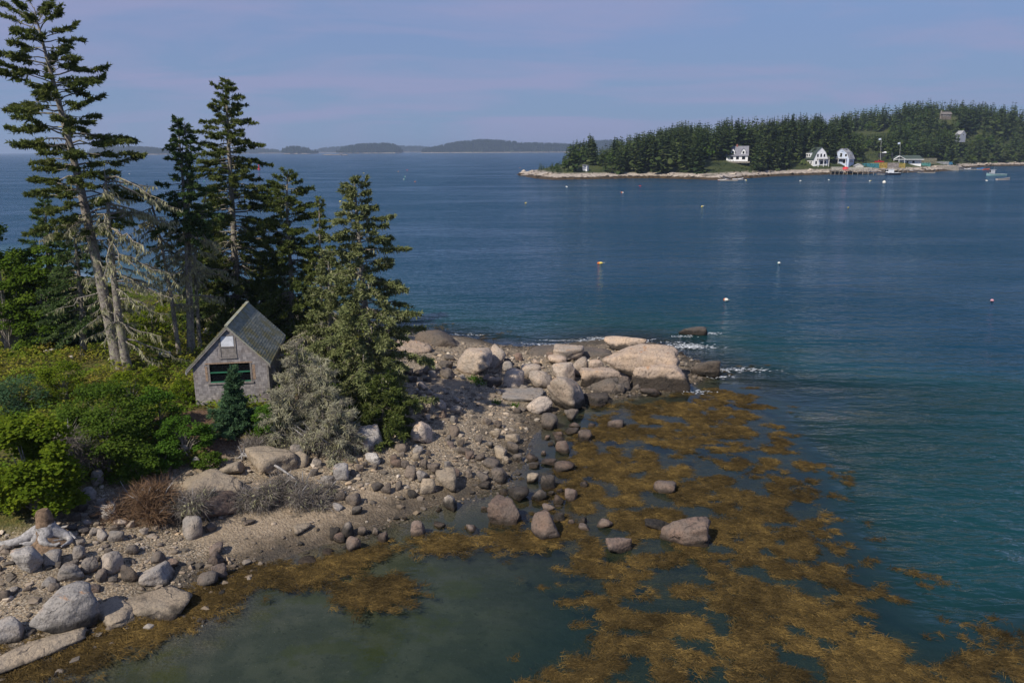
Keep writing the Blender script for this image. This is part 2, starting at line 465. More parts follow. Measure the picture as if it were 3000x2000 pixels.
vor = N(t, 'ShaderNodeTexVoronoi'); L(t, pos, vor.inputs['Vector']); vor.inputs['Scale'].default_value = 9.0
vor2 = N(t, 'ShaderNodeTexVoronoi'); L(t, pos, vor2.inputs['Vector']); vor2.inputs['Scale'].default_value = 20.0
sv = N(t, 'ShaderNodeSeparateColor'); L(t, vor2.outputs['Color'], sv.inputs[0])
peb = ramp(t, sv.outputs[0], [(0.0, (0.078, 0.064, 0.048)), (0.3, (0.20, 0.158, 0.110)), (0.6, (0.33, 0.25, 0.168)), (0.85, (0.28, 0.24, 0.19)), (1.0, (0.52, 0.44, 0.33))])
n1 = noise(t, 0.9, 5, 0.6, pos); n2 = noise(t, 5, 5, 0.65, pos)
sandc = mixc(t, maprange(t, n2, 0.3, 0.7), (0.23, 0.175, 0.12), (0.34, 0.27, 0.195))
beachc = mixc(t, math_(t, 'MULTIPLY', attr(t, 'sand'), maprange(t, n1, 0.3, 0.5, 0.5, 1.0)), peb, sandc)
wetd = maprange(t, math_(t, 'ADD', sp.outputs[2], math_(t, 'MULTIPLY', math_(t, 'SUBTRACT', n1, 0.5), 0.5)), 0.10, 0.42, 0.38, 1.0)
beachc = mixc(t, 1.0, beachc, wetd, 'MULTIPLY')
dk = math_(t, 'MULTIPLY', maprange(t, noise(t, 0.55, 6, 0.7, pos), 0.52, 0.62), maprange(t, sp.outputs[2], 0.2, 1.2, 0.75, 0.25))
beachc = mixc(t, dk, beachc, (0.055, 0.048, 0.04))
# sea floor: olive sand with algae and stones
bedc = mixc(t, maprange(t, n1, 0.40, 0.60), (0.052, 0.058, 0.038), (0.082, 0.084, 0.058))
bedc = mixc(t, math_(t, 'MULTIPLY', maprange(t, n2, 0.58, 0.68), 0.6), bedc, (0.022, 0.028, 0.016))
bedc = mixc(t, math_(t, 'MULTIPLY', maprange(t, noise(t, 16, 3, 0.6, pos), 0.66, 0.72), 0.7), bedc, (0.22, 0.21, 0.16))
bedc = mixc(t, math_(t, 'MULTIPLY', maprange(t, noise(t, 0.5, 5, 0.65, pos), 0.54, 0.62), 0.6), bedc, (0.060, 0.066, 0.012))
bedc = mixc(t, math_(t, 'MULTIPLY', attr(t, 'weedbed'), maprange(t, n2, 0.3, 0.6, 0.7, 1.0)), bedc, (0.016, 0.017, 0.011))
c = mixc(t, maprange(t, sp.outputs[2], -0.22, 0.02, 1, 0), beachc, bedc)
soil = mixc(t, maprange(t, n2, 0.3, 0.7), (0.085, 0.050, 0.032), (0.16, 0.10, 0.065))
turf = mixc(t, maprange(t, n2, 0.35, 0.65), (0.045, 0.055, 0.012), (0.12, 0.10, 0.03))
vegc = mixc(t, attr(t, 'soil'), turf, soil)
c = mixc(t, attr(t, 'veg'), c, vegc)
hb = math_(t, 'ADD', vor.outputs['Distance'], math_(t, 'MULTIPLY', vor2.outputs['Distance'], 0.5))
hb = math_(t, 'MULTIPLY', hb, maprange(t, sp.outputs[2], -0.25, 0.05, 0.15, 1.0))
principled(m, t, c, 0.9, hb, 0.8, 0.05, 0.2)
M_SHORE = m
VEG = sstep(-0.15, 0.45, DB + fbm(XX * 0.8, YY * 0.8, seed=5) * 1.2)
V = np.stack([XX, YY, HN], -1).reshape(-1, 3)
me = make_mesh('island_ground', V, [grid_faces(len(gx), len(gy))], M_SHORE, True, {'veg': VEG.ravel(), 'soil': SOIL.ravel(), 'sand': SAND.ravel(), 'weedbed': WZ.ravel()})
tag(add('island_ground', me), 'pebble shore, grassy bank and sea floor of the near island', None, None, 'structure')

# ------------------------------------------------------------------ the sea
def lines(a, b, step, lo, hi):
    core = list(np.arange(a, b + 1e-6, step))
    out = []; s = step; v = core[-1]
    while v < hi:
        s *= 1.35; v = min(v + s, hi); out.append(v)
    pre = []; s = step; v = core[0]
    while v > lo:
        s *= 1.35; v = max(v - s, lo); pre.append(v)
    return np.array(pre[::-1] + core + out)
sxl = lines(-60, 60, 0.5, -12000, 12000); syl = lines(12, 120, 0.5, -1500, 12000)
SX, SY = np.meshgrid(sxl, syl)
inn = (SX > GX0) & (SX < GX1) & (SY > GY0) & (SY < GY1)
DP = np.where(inn, -hN(SX, SY), 7.0)
CALM = np.where(inn, gsample(np.maximum(np.maximum(sstep(-16, -3, DW) * (1 - sstep(47, 53, YY)), sstep(.1, .5, pool) * (1 - sstep(40, 46, YY))), sstep(.2, .9, WZ)), SX, SY), 0.0)
m, t = new_mat('sea_water')
g = N(t, 'ShaderNodeNewGeometry'); pos = g.outputs['Position']
dpt = attr(t, 'depth'); calm = attr(t, 'calm')
mpg = N(t, 'ShaderNodeMapping'); L(t, pos, mpg.inputs[0]); mpg.inputs['Rotation'].default_value = (0, 0, math.radians(-8)); mpg.inputs['Scale'].default_value = (0.42, 1.0, 1)
w1 = noise(t, 0.85, 3, 0.5, mpg.outputs[0], 0.6)
mpg2 = N(t, 'ShaderNodeMapping'); L(t, pos, mpg2.inputs[0]); mpg2.inputs['Rotation'].default_value = (0, 0, math.radians(14)); mpg2.inputs['Scale'].default_value = (0.5, 1.0, 1)
w2 = noise(t, 2.6, 3, 0.5, mpg2.outputs[0], 0.4)
mpg3 = N(t, 'ShaderNodeMapping'); L(t, pos, mpg3.inputs[0]); mpg3.inputs['Rotation'].default_value = (0, 0, math.radians(-4)); mpg3.inputs['Scale'].default_value = (0.30, 1.0, 1)
w0 = noise(t, 0.16, 3, 0.5, mpg3.outputs[0], 0.8)
hgt = math_(t, 'ADD', math_(t, 'MULTIPLY', w0, 2.3), math_(t, 'ADD', math_(t, 'MULTIPLY', w1, 0.80), math_(t, 'MULTIPLY', w2, 0.26)))
gust = maprange(t, noise(t, 0.035, 4, 0.6, mpg3.outputs[0]), 0.35, 0.65, 0.45, 1.3)
amp = math_(t, 'MULTIPLY', maprange(t, calm, 0, 1, 1.0, 0.03), gust)
bmp = N(t, 'ShaderNodeBump'); L(t, hgt, bmp.inputs['Height']); L(t, amp, bmp.inputs['Strength']); bmp.inputs['Distance'].default_value = 1.0
fr = N(t, 'ShaderNodeFresnel'); fr.inputs['IOR'].default_value = 1.33; L(t, bmp.outputs[0], fr.inputs['Normal'])
gl = N(t, 'ShaderNodeBsdfGlossy'); L(t, maprange(t, calm, 0, 1, 0.10, 0.04), gl.inputs['Roughness']); gl.inputs['Color'].default_value = (0.86, 0.93, 1, 1); L(t, bmp.outputs[0], gl.inputs['Normal'])
body = ramp(t, maprange(t, dpt, 0.3, 7.0, 0, 1, False), [(0.0, (0.034, 0.050, 0.036)), (0.16, (0.010, 0.036, 0.036)), (0.5, (0.009, 0.056, 0.066)), (1.0, (0.009, 0.046, 0.088))])
df = N(t, 'ShaderNodeBsdfDiffuse'); L(t, body, df.inputs[0])
tp = N(t, 'ShaderNodeBsdfTransparent')
L(t, ramp(t, maprange(t, dpt, 0.0, 1.2, 0, 1, False), [(0, (0.95, 0.97, 0.95)), (1, (0.62, 0.80, 0.70))]), tp.inputs[0])
op = math_(t, 'SUBTRACT', 1.0, math_(t, 'POWER', 2.718, math_(t, 'MULTIPLY', math_(t, 'MAXIMUM', dpt, 0.0), -0.50)))
mx = N(t, 'ShaderNodeMixShader'); L(t, op, mx.inputs[0]); L(t, tp.outputs[0], mx.inputs[1]); L(t, df.outputs[0], mx.inputs[2])
mx2 = N(t, 'ShaderNodeMixShader'); L(t, math_(t, 'MULTIPLY', fr.outputs[0], 0.78), mx2.inputs[0]); L(t, mx.outputs[0], mx2.inputs[1]); L(t, gl.outputs[0], mx2.inputs[2])
o_ = N(t, 'ShaderNodeOutputMaterial'); L(t, mx2.outputs[0], o_.inputs[0])
M_SEA = m
V = np.stack([SX, SY, np.zeros_like(SX)], -1).reshape(-1, 3)
me = make_mesh('sea', V, [grid_faces(len(sxl), len(syl))], M_SEA, True, {'depth': DP.ravel(), 'calm': CALM.ravel()})
tag(add('sea', me), 'rippled blue sea shading to clear green water inshore', None, None, 'structure')

# ------------------------------------------------------------------ rocks
_ICO = {}
def ico(n):
    if n not in _ICO:
        bm = bmesh.new(); bmesh.ops.create_icosphere(bm, subdivisions=n, radius=1.0)
        bm.verts.ensure_lookup_table()
        v = np.array([q.co[:] for q in bm.verts]); f = np.array([[q.index for q in p.verts] for p in bm.faces])
        bm.free(); v /= np.linalg.norm(v, axis=1)[:, None]
        _ICO[n] = (v, f)
    return _ICO[n]
def rock_shape(seed, sub=3, k=7.0, planes=9, rough=1.0):
    rng = np.random.default_rng(seed)
    d, f = ico(sub)
    nr = rng.normal(size=(planes, 3)); nr[:, 2] *= 0.8; nr /= np.linalg.norm(nr, axis=1)[:, None]
    p = rng.uniform(0.55, 0.95, planes)
    ax = np.array([[1, 0, 0], [-1, 0, 0], [0, 1, 0], [0, -1, 0], [0, 0, 1], [0, 0, -1.0]])
    nr = np.vstack([nr, ax]); p = np.concatenate([p, np.ones(6)])
    q = np.maximum(d @ nr.T, 0) / p
    r = (q ** k).sum(1) ** (-1 / k)
    o = rng.uniform(0, 50, 3)
    r = r * (1 + rough * (0.30 * fbm(d[:, 0] * 1.6 + o[0], d[:, 1] * 1.6 + o[1], d[:, 2] * 1.6 + o[2], seed=seed % 97, octv=2) + 0.24 * fbm(d[:, 0] * 4 + o[0], d[:, 1] * 5 + o[1], d[:, 2] * 5 + o[2], seed=seed % 89, octv=3)))
    v = d * r[:, None]
    return v / np.abs(v).max(0), f
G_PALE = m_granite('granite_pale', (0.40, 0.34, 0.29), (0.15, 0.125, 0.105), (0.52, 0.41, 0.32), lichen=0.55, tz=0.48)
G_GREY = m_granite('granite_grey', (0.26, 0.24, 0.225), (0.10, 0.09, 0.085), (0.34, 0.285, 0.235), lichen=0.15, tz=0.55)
G_WHITE = m_granite('granite_white', (0.36, 0.335, 0.315), (0.13, 0.12, 0.115), (0.46, 0.42, 0.385), lichen=0.75, tz=0.45)
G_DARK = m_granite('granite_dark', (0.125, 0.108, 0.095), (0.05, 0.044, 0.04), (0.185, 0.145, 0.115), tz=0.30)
G_RED = m_granite('granite_wet_brown', (0.165, 0.13, 0.11), (0.06, 0.05, 0.045), (0.22, 0.15, 0.115), tz=0.2)
G_TAN = m_granite('granite_tan', (0.29, 0.24, 0.185), (0.13, 0.108, 0.088), (0.36, 0.285, 0.205), tz=0.25)
G_PT = m_granite('granite_point', (0.42, 0.33, 0.265), (0.14, 0.112, 0.09), (0.50, 0.375, 0.275), lichen=0.6, tz=1.02)
MATS = {'P': G_PT, 'p': G_PALE, 'g': G_GREY, 'w': G_WHITE, 'd': G_DARK, 'r': G_RED, 't': G_TAN}
_rk = [0]
def rock(bb, mat='g', flat=None, k=None, yaw=None, label=None, group=None, name='boulder', lift=0.0, dw=None, tilt=(0, 0), base=None, cat='boulder', sub=None, seed=None, hmul=1.0, planes=None):
    x0, y0, x1, y1 = bb
    _rk[0] += 1
    sd = seed if seed is not None else 1000 + _rk[0] * 13
    rng = np.random.default_rng(sd)
    cxp = (x0 + x1) / 2
    p = gnd(cxp, y1 - 0.15 * (y1 - y0)) if base is None else at(cxp, y1 - 0.15 * (y1 - y0), base)
    _, _, D = proj(p)
    w = (x1 - x0) * D / F * .95
    hh = (y1 - y0) * D / F
    a = math.atan2(CAM_H - p[2], math.hypot(p[0], p[1]))
    d = w * (dw if dw else rng.uniform(0.72, 0.95))
    h2 = hh * hh - (d * math.sin(a)) ** 2
    h = math.sqrt(h2) / math.cos(a) if h2 > 0 else 0
    if h < 0.30 * w and not flat:
        h = 0.34 * w; d = min(d, math.sqrt(max(hh * hh - (h * math.cos(a)) ** 2, (0.3 * w) ** 2)) / math.sin(a))
    if flat:
        h = flat; d = math.sqrt(max(hh * hh - (h * math.cos(a)) ** 2, 0.01)) / math.sin(a)
    h = min(h, 0.95 * w) * hmul
    bury = 0.22
    c0 = gnd(cxp, y1) if base is None else at(cxp, y1, base)
    u = np.array([p[0], p[1]]) / math.hypot(p[0], p[1])
    ctr = np.array([c0[0] + u[0] * d * 0.42, c0[1] + u[1] * d * 0.42])
    gz = float(hN(ctr[0], ctr[1])) if base is None else base
    gz = min(gz, float(c0[2]) + 0.25)
    big = (x1 - x0) > 45
    v, f = rock_shape(sd, sub or (4 if (x1 - x0) > 84 else 3), (k * 2.2 if k else rng.uniform(9, 20)), planes or (4 if (k or 0) >= 9 else 9))
    v = v * np.array([w / 2, d / 2, h / 2 * (1 + bury)])
    th = yaw if yaw is not None else (rng.uniform(-0.5, 0.5) if 0.75 < d / w < 1.3 else rng.uniform(-0.15, 0.15))
    th -= math.atan2(u[0], u[1])
    R = Matrix.Rotation(th, 3, 'Z') @ Matrix.Rotation(tilt[0], 3, 'X') @ Matrix.Rotation(tilt[1], 3, 'Y')
    v = v @ np.array(R).T
    me = make_mesh(name, v, [f], MATS[mat], True)
    o = add(name, me, None, (ctr[0], ctr[1], gz + h / 2 * (1 - bury) + lift))
    tag(o, label, cat, group)
    return o
# beach at the lower left
LB = 'rounded granite boulder on the pebble beach below the driftwood stump'
GB = 'boulders on the lower pebble beach'
rock((47, 1618, 137, 1691), 'w', k=5, label='whitish boulder with orange lichen cap on the pebble beach', group=GB)
rock((89, 1763, 289, 1870), 'w', k=6, label='biggest lavender-grey boulder with orange lichen, beside the flat slabs', group=GB, yaw=.15, dw=.6)
rock((384, 1736, 577, 1830), 't', flat=.45, lift=-.16, label='broad flat tan slab edged with golden rockweed', cat='rock slab', name='rock_slab', yaw=.35)
rock((282, 1773, 403, 1860), 't', flat=.4, lift=-.14, label='narrow flat slab split from the broad tan slab by a weedy crack', cat='rock slab', name='rock_slab', yaw=.5)
rock((-60, 1872, 262, 1946), 't', flat=.4, lift=-.14, label='long low cracked slab under the lavender-grey boulder', cat='rock slab', name='rock_slab', yaw=.22)
rock((-25, 1817, 78, 1884), 'g', k=5, label='dark grey boulder cut by the picture edge beside the lavender boulder', group=GB)
rock((411, 1664, 520, 1720), 'g', k=10, label='oblong flat-topped grey-brown boulder on the pebbles above the slabs', group=GB)
rock((537, 1519, 609, 1586), 'g', k=6, label='tall grey boulder with dark foot below the bank ledge', group=GB)
rock((604, 1538, 638, 1564), 'd', label='small greenish dark stone tucked against the tall grey boulder', group=GB)
rock((607, 1628, 660, 1669), 'r', k=9, label='brown angular boulder second in the row running to the water', group=GB)
rock((614, 1602, 657, 1634), 'r', k=9, label='brown angular boulder topmost in the row running to the water', group=GB)
rock((577, 1687, 640, 1728), 'd', k=5, label='round dark boulder lowest in the row at the weed edge', group=GB)
rock((615, 1661, 665, 1702), 'r', k=8, label='split brown boulder between the dark one and the weed', group=GB)
for b in [(129, 1620, 188, 1663, 'g'), (218, 1607, 263, 1648, 'g'), (368, 1600, 415, 1628, 'd'), (303, 1610, 333, 1631, 'd'), (293, 1628, 362, 1682, 'g'), (242, 1645, 292, 1687, 'g'),
          (443, 1623, 488, 1656, 'd'), (482, 1640, 528, 1667, 'r'), (356, 1667, 408, 1715, 'd'), (172, 1669, 258, 1717, 'g'), (282, 1680, 319, 1712, 'd'), (319, 1690, 348, 1710, 'd'),
          (124, 1693, 169, 1720, 'g'), (143, 1715, 180, 1739, 'd'), (255, 1717, 297, 1741, 'r'), (-5, 1733, 35, 1766, 'd'), (185, 1647, 234, 1667, 'd'), (277, 1635, 301, 1651, 'd'),
          (-8, 1622, 12, 1648, 'g'), (-10, 1650, 10, 1680, 'd'), (411, 1548, 443, 1572, 'g'), (214, 1589, 252, 1612, 'g'), (164, 1655, 184, 1672, 'd'), (380, 1640, 400, 1652, 'd'), (460, 1596, 480, 1606, 'd'), (60, 1600, 90, 1615, 'g'), (0, 1600, 40, 1622, 'g'), (20, 1730, 55, 1748, 'g'), (70, 1720, 96, 1735, 'd'), (300, 1600, 322, 1610, 'd')]:
    rock(b[:4], b[4], label=LB, group=GB)
# boulders in the gully between bush and brush pile
GG = 'boulders in the gully between the maple bush and the brush pile'
rock((300, 1480, 360, 1532), 'w', k=9, label='pale angular boulder in front of the brown brush pile', group=GG)
rock((245, 1421, 291, 1478), 'g', k=5, label='egg-shaped grey boulder standing in the shady gully', group=GG)
rock((268, 1375, 310, 1425), 'g', k=7, label='upper grey boulder in the gully just below the dark shrub', group=GG)
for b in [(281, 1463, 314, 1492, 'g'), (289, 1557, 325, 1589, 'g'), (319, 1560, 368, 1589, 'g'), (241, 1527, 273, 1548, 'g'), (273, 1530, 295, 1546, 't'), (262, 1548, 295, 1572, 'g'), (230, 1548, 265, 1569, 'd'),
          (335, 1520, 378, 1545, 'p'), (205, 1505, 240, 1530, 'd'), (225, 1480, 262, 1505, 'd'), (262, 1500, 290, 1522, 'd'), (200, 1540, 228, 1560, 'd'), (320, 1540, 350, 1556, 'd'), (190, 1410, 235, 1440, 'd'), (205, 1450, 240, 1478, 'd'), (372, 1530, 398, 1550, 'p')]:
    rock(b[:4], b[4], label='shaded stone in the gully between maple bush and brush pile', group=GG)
# stones in the meadow
GM = 'stones in the meadow'
for b, lb in [((130, 1025, 166, 1038), 'pale low stone in the meadow left of the leaning spruce'), ((461, 1038, 503, 1054), 'pale stone in the grass between the dead spruce and the shed'), ((366, 1145, 389, 1168), 'white stone in the bushes below the leaning spruce'),
              ((205, 1048, 220, 1058), 'tiny pale stone in the meadow beside the low stone'), ((536, 1312, 553, 1332), 'small pale stone on the bank beside the path'), ((565, 1350, 590, 1372), 'pale rock poking out of the turf above the ledge'), ((365, 1240, 400, 1300), 'weathered grey rock deep among the dark shrubs'), ((590, 968, 625, 985), 'pale stone under the trees behind the shed')]:
    rock(b, 'w', k=6, label=lb, group=GM, lift=0.12)
# bank ledges
rock((540, 1372, 735, 1470), 't', flat=1.0, k=11, lift=-.25, label='broad tan granite ledge at the foot of the grassy bank', cat='rock ledge', name='rock_ledge', yaw=.1, hmul=1.05)
rock((575, 1455, 712, 1522), 'r', k=11, label='dark lower step of the bank ledge above the sand', cat='rock ledge', name='rock_ledge', yaw=.2)
rock((735, 1322, 862, 1396), 't', k=10, flat=.9, lift=-.1, label='cracked upright tan rock face beside the fallen trunk', cat='rock ledge', name='rock_ledge')
rock((645, 1362, 730, 1400), 't', k=8, label='tan ledge tucked under the root of the fallen trunk', cat='rock ledge', name='rock_ledge')
rock((850, 1312, 895, 1350), 'g', k=5, label='round grey boulder on top of the cracked rock face', group='beach boulders')
rock((862, 1330, 920, 1372), 't', k=8, label='tan boulder leaning right of the cracked rock face', group='beach boulders')
GS_ = 'boulders on the cobble beach'
LS = 'tide-darkened boulder on the cobble beach below the lichen spruce'
rock((1043, 1259, 1143, 1329), 'w', k=6, label='big whitish boulder under the lowest spruce boughs', group=GS_, dw=.8)
rock((1200, 1180, 1272, 1303), 'p', k=6, label='tall pale boulder leaning at the edge of the spruce boughs', group=GS_)
rock((971, 1371, 1024, 1415), 'w', k=9, label='banded black and white boulder on the cobbles', group=GS_)
rock((1071, 1332, 1115, 1366), 'w', k=6, label='light grey boulder below the big whitish boulder', group=GS_)
rock((1278, 1394, 1353, 1450), 't', k=6, label='large tan boulder at the sandy edge of the cobbles', group=GS_, hmul=1.1)
rock((1223, 1406, 1278, 1450), 't', k=6, label='tan-grey boulder just left of the large tan boulder', group=GS_)
rock((1015, 1448, 1066, 1487), 'd', k=6, label='squat dark boulder on the sand beside the dead brush', group=GS_)
rock((853, 1541, 918, 1569), 't', flat=.22, k=5, label='flat cream-coloured stone lying on the sand', group=GS_)
for b in [(910, 1346, 932, 1367, 'g'), (974, 1364, 1006, 1382, 'd'), (1041, 1362, 1067, 1385, 'd'), (1022, 1369, 1041, 1395, 'd'), (1060, 1353, 1081, 1374, 'd'), (1088, 1360, 1111, 1380, 'd'), (1153, 1299, 1197, 1325, 'd'),
          (1208, 1308, 1243, 1334, 'g'), (1244, 1318, 1266, 1338, 'd'), (1208, 1329, 1236, 1353, 't'), (1169, 1329, 1190, 1345, 'd'), (1139, 1339, 1166, 1357, 'r'), (1143, 1350, 1178, 1374, 'r'), (1176, 1353, 1206, 1376, 'd'),
          (1206, 1346, 1229, 1369, 'd'), (1227, 1352, 1260, 1380, 'd'), (1180, 1371, 1222, 1406, 'd'), (1220, 1383, 1257, 1413, 'g'), (1252, 1364, 1295, 1394, 'd'), (1297, 1348, 1322, 1376, 'g'), (1322, 1380, 1350, 1401, 'r'),
          (1357, 1380, 1387, 1403, 'd'), (1081, 1417, 1127, 1445, 'd'), (1117, 1420, 1152, 1453, 'd'), (1152, 1418, 1181, 1441, 'd'), (1192, 1438, 1223, 1460, 'g'), (948, 1413, 983, 1436, 'g'), (978, 1436, 1018, 1467, 'd'),
          (908, 1378, 936, 1397, 'd'), (969, 1481, 1008, 1502, 'g'), (1031, 1490, 1062, 1513, 'g'), (920, 1350, 948, 1372, 'g'), (1308, 1294, 1337, 1315, 'r'), (1337, 1290, 1365, 1311, 'd'), (1339, 1310, 1383, 1334, 'd'), (1364, 1325, 1394, 1346, 'r'),
          (1302, 1273, 1325, 1297, 'd'), (1313, 1252, 1350, 1281, 'd'), (713, 1527, 753, 1543, 'd'), (1392, 1331, 1428, 1353, 'd'), (1357, 1382, 1386, 1404, 'd'), (1392, 1277, 1419, 1300, 'd'), (1361, 1324, 1392, 1349, 'r'),
          (1395, 1387, 1435, 1418, 'd'), (1439, 1380, 1491, 1420, 'd'), (1397, 1416, 1437, 1436, 'd'), (1408, 1351, 1462, 1378, 'd'), (1439, 1311, 1488, 1342, 't'), (1484, 1297, 1520, 1331, 'd'), (1479, 1273, 1533, 1304, 't'), (1433, 1262, 1471, 1288, 't'),
          (1412, 1228, 1444, 1248, 'd'), (1444, 1235, 1473, 1255, 'd'), (1502, 1197, 1531, 1212, 'd'), (940, 1395, 985, 1418, 'g'), (1430, 1338, 1455, 1352, 'w'), (1470, 1340, 1495, 1360, 't'), (1425, 1300, 1450, 1318, 'g')]:
    rock(b[:4], b[4], label=LS, group=GS_)
GH = 'stones on the upper cobbles behind the spruce'
for b in [(1315, 1217, 1343, 1243, 'g'), (1315, 1190, 1355, 1215, 'g'), (1271, 1173, 1309, 1199, 'p'), (1232, 1183, 1267, 1211, 't'), (1264, 1155, 1299, 1174, 'p'), (1325, 1167, 1355, 1183, 'g'), (1217, 1123, 1252, 1143, 'p'), (1290, 1140, 1310, 1155, 'g'),
          (1245, 1142, 1270, 1158, 'g'), (1285, 1195, 1310, 1225, 'r'), (1210, 1150, 1235, 1166, 'd'), (1190, 1160, 1222, 1180, 'd'), (1220, 1170, 1240, 1185, 'd'), (1240, 1215, 1262, 1232, 'p')]:
    rock(b[:4], b[4], label='rounded stone on the upper cobbles between spruce and outcrop', group=GH)
GT = 'stones at the tide edge of the pool'
for b in [(966, 1550, 1001, 1583, 'g'), (997, 1531, 1043, 1581, 'g'), (976, 1571, 1016, 1595, 'r'), (1045, 1545, 1076, 1576, 'd'), (1087, 1550, 1113, 1576, 'd'), (1106, 1567, 1143, 1597, 'r'), (1010, 1580, 1060, 1623, 'r'), (943, 1611, 983, 1629, 'r')]:
    rock(b[:4], b[4], k=5.5, label='smooth grey stone in the cluster at the edge of the green pool', group=GT)
rock((871, 1634, 931, 1660), 'd', flat=.2, label='low dark sliver of rock awash in the weed', group=GT)
rock((1192, 1527, 1253, 1580), 'r', k=7, label='reddish rounded boulder at the corner of the green pool', group=GT)
rock((1297, 1459, 1345, 1504), 'g', k=6, label='upright tan and grey boulder standing at the waterline', group=GT)
for b in [(1276, 1490, 1295, 1504, 't'), (1176, 1515, 1195, 1527, 't'), (1269, 1534, 1313, 1559, 'd'), (1366, 1541, 1408, 1571, 'r'), (1409, 1485, 1436, 1503, 'r')]:
    rock(b[:4], b[4], label='small stone in the shallows left of the square block', group=GT)
# boulders standing in the weed bed
GW = 'boulders in the rockweed shallows'
rock((1434, 1476, 1532, 1541), 'r', k=11, label='square block of rock with pale top edge in the shallows', group=GW, base=-.1, hmul=1.15)
rock((1555, 1514, 1640, 1588), 'r', k=6, label='leaning oval red-brown boulder in the weed', group=GW, base=-.1, tilt=(0, -.3))
rock((1920, 1532, 2081, 1611), 'r', k=7, label='largest wedge-shaped brown boulder far out in the weed bed', group=GW, base=-.12, dw=.6, tilt=(0, -.12))
rock((1758, 1581, 1857, 1633), 'r', k=8, label='angular low brown boulder left of the wedge-shaped one', group=GW, base=-.12)
rock((1884, 1530, 1969, 1561), 'd', k=5, label='low rounded boulder just behind the wedge-shaped one', group=GW, base=-.12)
rock((1908, 1409, 1982, 1451), 'r', k=7, label='lone pyramid-shaped boulder amid the weed bed', group=GW, base=-.12)
rock((1486, 1433, 1553, 1469), 'd', k=9, label='cracked dark boulder at the edge of the shallows', group=GW, base=-.05)
rock((1767, 1230, 1828, 1259), 'r', k=5, label='lone low boulder in the weed near the outcrop', group=GW, base=-.1)
for b in [(1620, 1505, 1655, 1532, 'd'), (1660, 1521, 1685, 1541, 'r'), (1693, 1517, 1723, 1539, 'r'), (1694, 1537, 1732, 1557, 'r'), (1747, 1516, 1799, 1550, 'r'), (1586, 1478, 1628, 1501, 'r'), (1626, 1479, 1649, 1488, 'r'), (1584, 1215, 1640, 1259, 'd'),
          (1651, 1201, 1694, 1235, 'd'), (1694, 1262, 1738, 1297, 'r'), (1662, 1241, 1705, 1257, 'r'), (1656, 1257, 1703, 1277, 'r'), (1618, 1264, 1656, 1280, 'r'), (1618, 1277, 1654, 1302, 'r'), (1629, 1293, 1676, 1329, 'r'), (1591, 1275, 1616, 1288, 'r'),
          (1582, 1320, 1602, 1335, 'r'), (1540, 1331, 1580, 1355, 'r'), (1580, 1346, 1631, 1366, 'r'), (1546, 1358, 1584, 1375, 'd'), (1495, 1331, 1531, 1358, 'd'), (1620, 1355, 1689, 1387, 'r'), (1542, 1389, 1580, 1416, 't'), (1575, 1398, 1631, 1440, 'd'),
          (1553, 1436, 1604, 1474, 'd'), (1616, 1451, 1654, 1478, 'r'), (1649, 1433, 1694, 1471, 'r'), (1698, 1398, 1725, 1433, 'r'), (1629, 1433, 1651, 1449, 'r'), (1459, 1431, 1491, 1451, 'd'), (1604, 1440, 1625, 1455, 't'), (1720, 1240, 1745, 1253, 'r'), (1600, 1295, 1622, 1306, 't')]:
    rock(b[:4], b[4], label='brown stone standing in the shallows between beach and weed bed', group=GW, base=-.06)
# the granite outcrop at the point
GO = 'rocks of the granite point'
def orock(bb, mat, label, **kw):
    kw.setdefault('cat', 'rock')
    kw.setdefault('name', 'outcrop_rock')
    return rock(bb, mat, label=label, group=GO, **kw)
orock((1537, 1003, 1800, 1075), 'd', 'long dark wet ledge along the sea side of the point', base=-.3, dw=.35, k=6, hmul=.55)
orock((1723, 1016, 1995, 1094), 'P', 'huge whale-backed pale granite rock crowning the point', base=.75, k=6, dw=.32, yaw=-.04, seed=77)
orock((1723, 1056, 1775, 1094), 'P', 'small rounded rock at the left foot of the whale-backed rock', base=.8, k=5)
orock((1837, 1072, 2026, 1158), 'P', 'long block split by a crack below the whale-backed rock', base=-.3, k=14, dw=.4, yaw=.08, planes=2)
orock((2015, 1072, 2112, 1110), 'd', 'black wet rock at the outer tip of the point', base=-.05, k=8, dw=.5, hmul=1.5)
orock((1694, 1083, 1850, 1130), 'P', 'narrow pale shelf under the whale-backed rock', base=.5, k=9, dw=.35)
orock((1695, 1108, 1850, 1168), 'd', 'dark lower ledge between round boulder and split block', base=-.2, k=9, dw=.5)
orock((1595, 1105, 1707, 1204), 'p', 'round pale boulder perched at the front of the outcrop', k=4.6, base=.05, hmul=1.0, seed=31)
orock((1533, 1168, 1620, 1221), 'p', 'two-tone boulder left of the round perched one', k=5, base=.0)
orock((1703, 1159, 1790, 1195), 'd', 'flat black block at the water in front of the ledge', base=-.1, k=11)
orock((1334, 1032, 1448, 1105), 'p', 'big smooth boulder with orange crown standing apart', k=5, seed=45)
orock((1417, 1014, 1491, 1079), 'p', 'pointed boulder leaning behind the smooth orange-crowned one', k=7)
orock((1470, 1085, 1538, 1137), 'p', 'rounded pinkish boulder at the inner end of the outcrop', k=6)
orock((1540, 1090, 1618, 1141), 'p', 'smooth pale boulder in front of the outcrop middle', k=6)
orock((1613, 1064, 1700, 1126), 'p', 'broad sloping rock between round boulder and upright rock', k=8)
orock((1671, 1022, 1727, 1094), 'p', 'upright egg-shaped rock beside the whale-backed rock', base=.7, k=6)
orock((1617, 1018, 1712, 1060), 'p', 'flat-topped pale rock behind the upright one', base=.6, k=9)
orock((1522, 1072, 1590, 1112), 'p', 'low rock wedged behind the pinkish boulder', k=7)
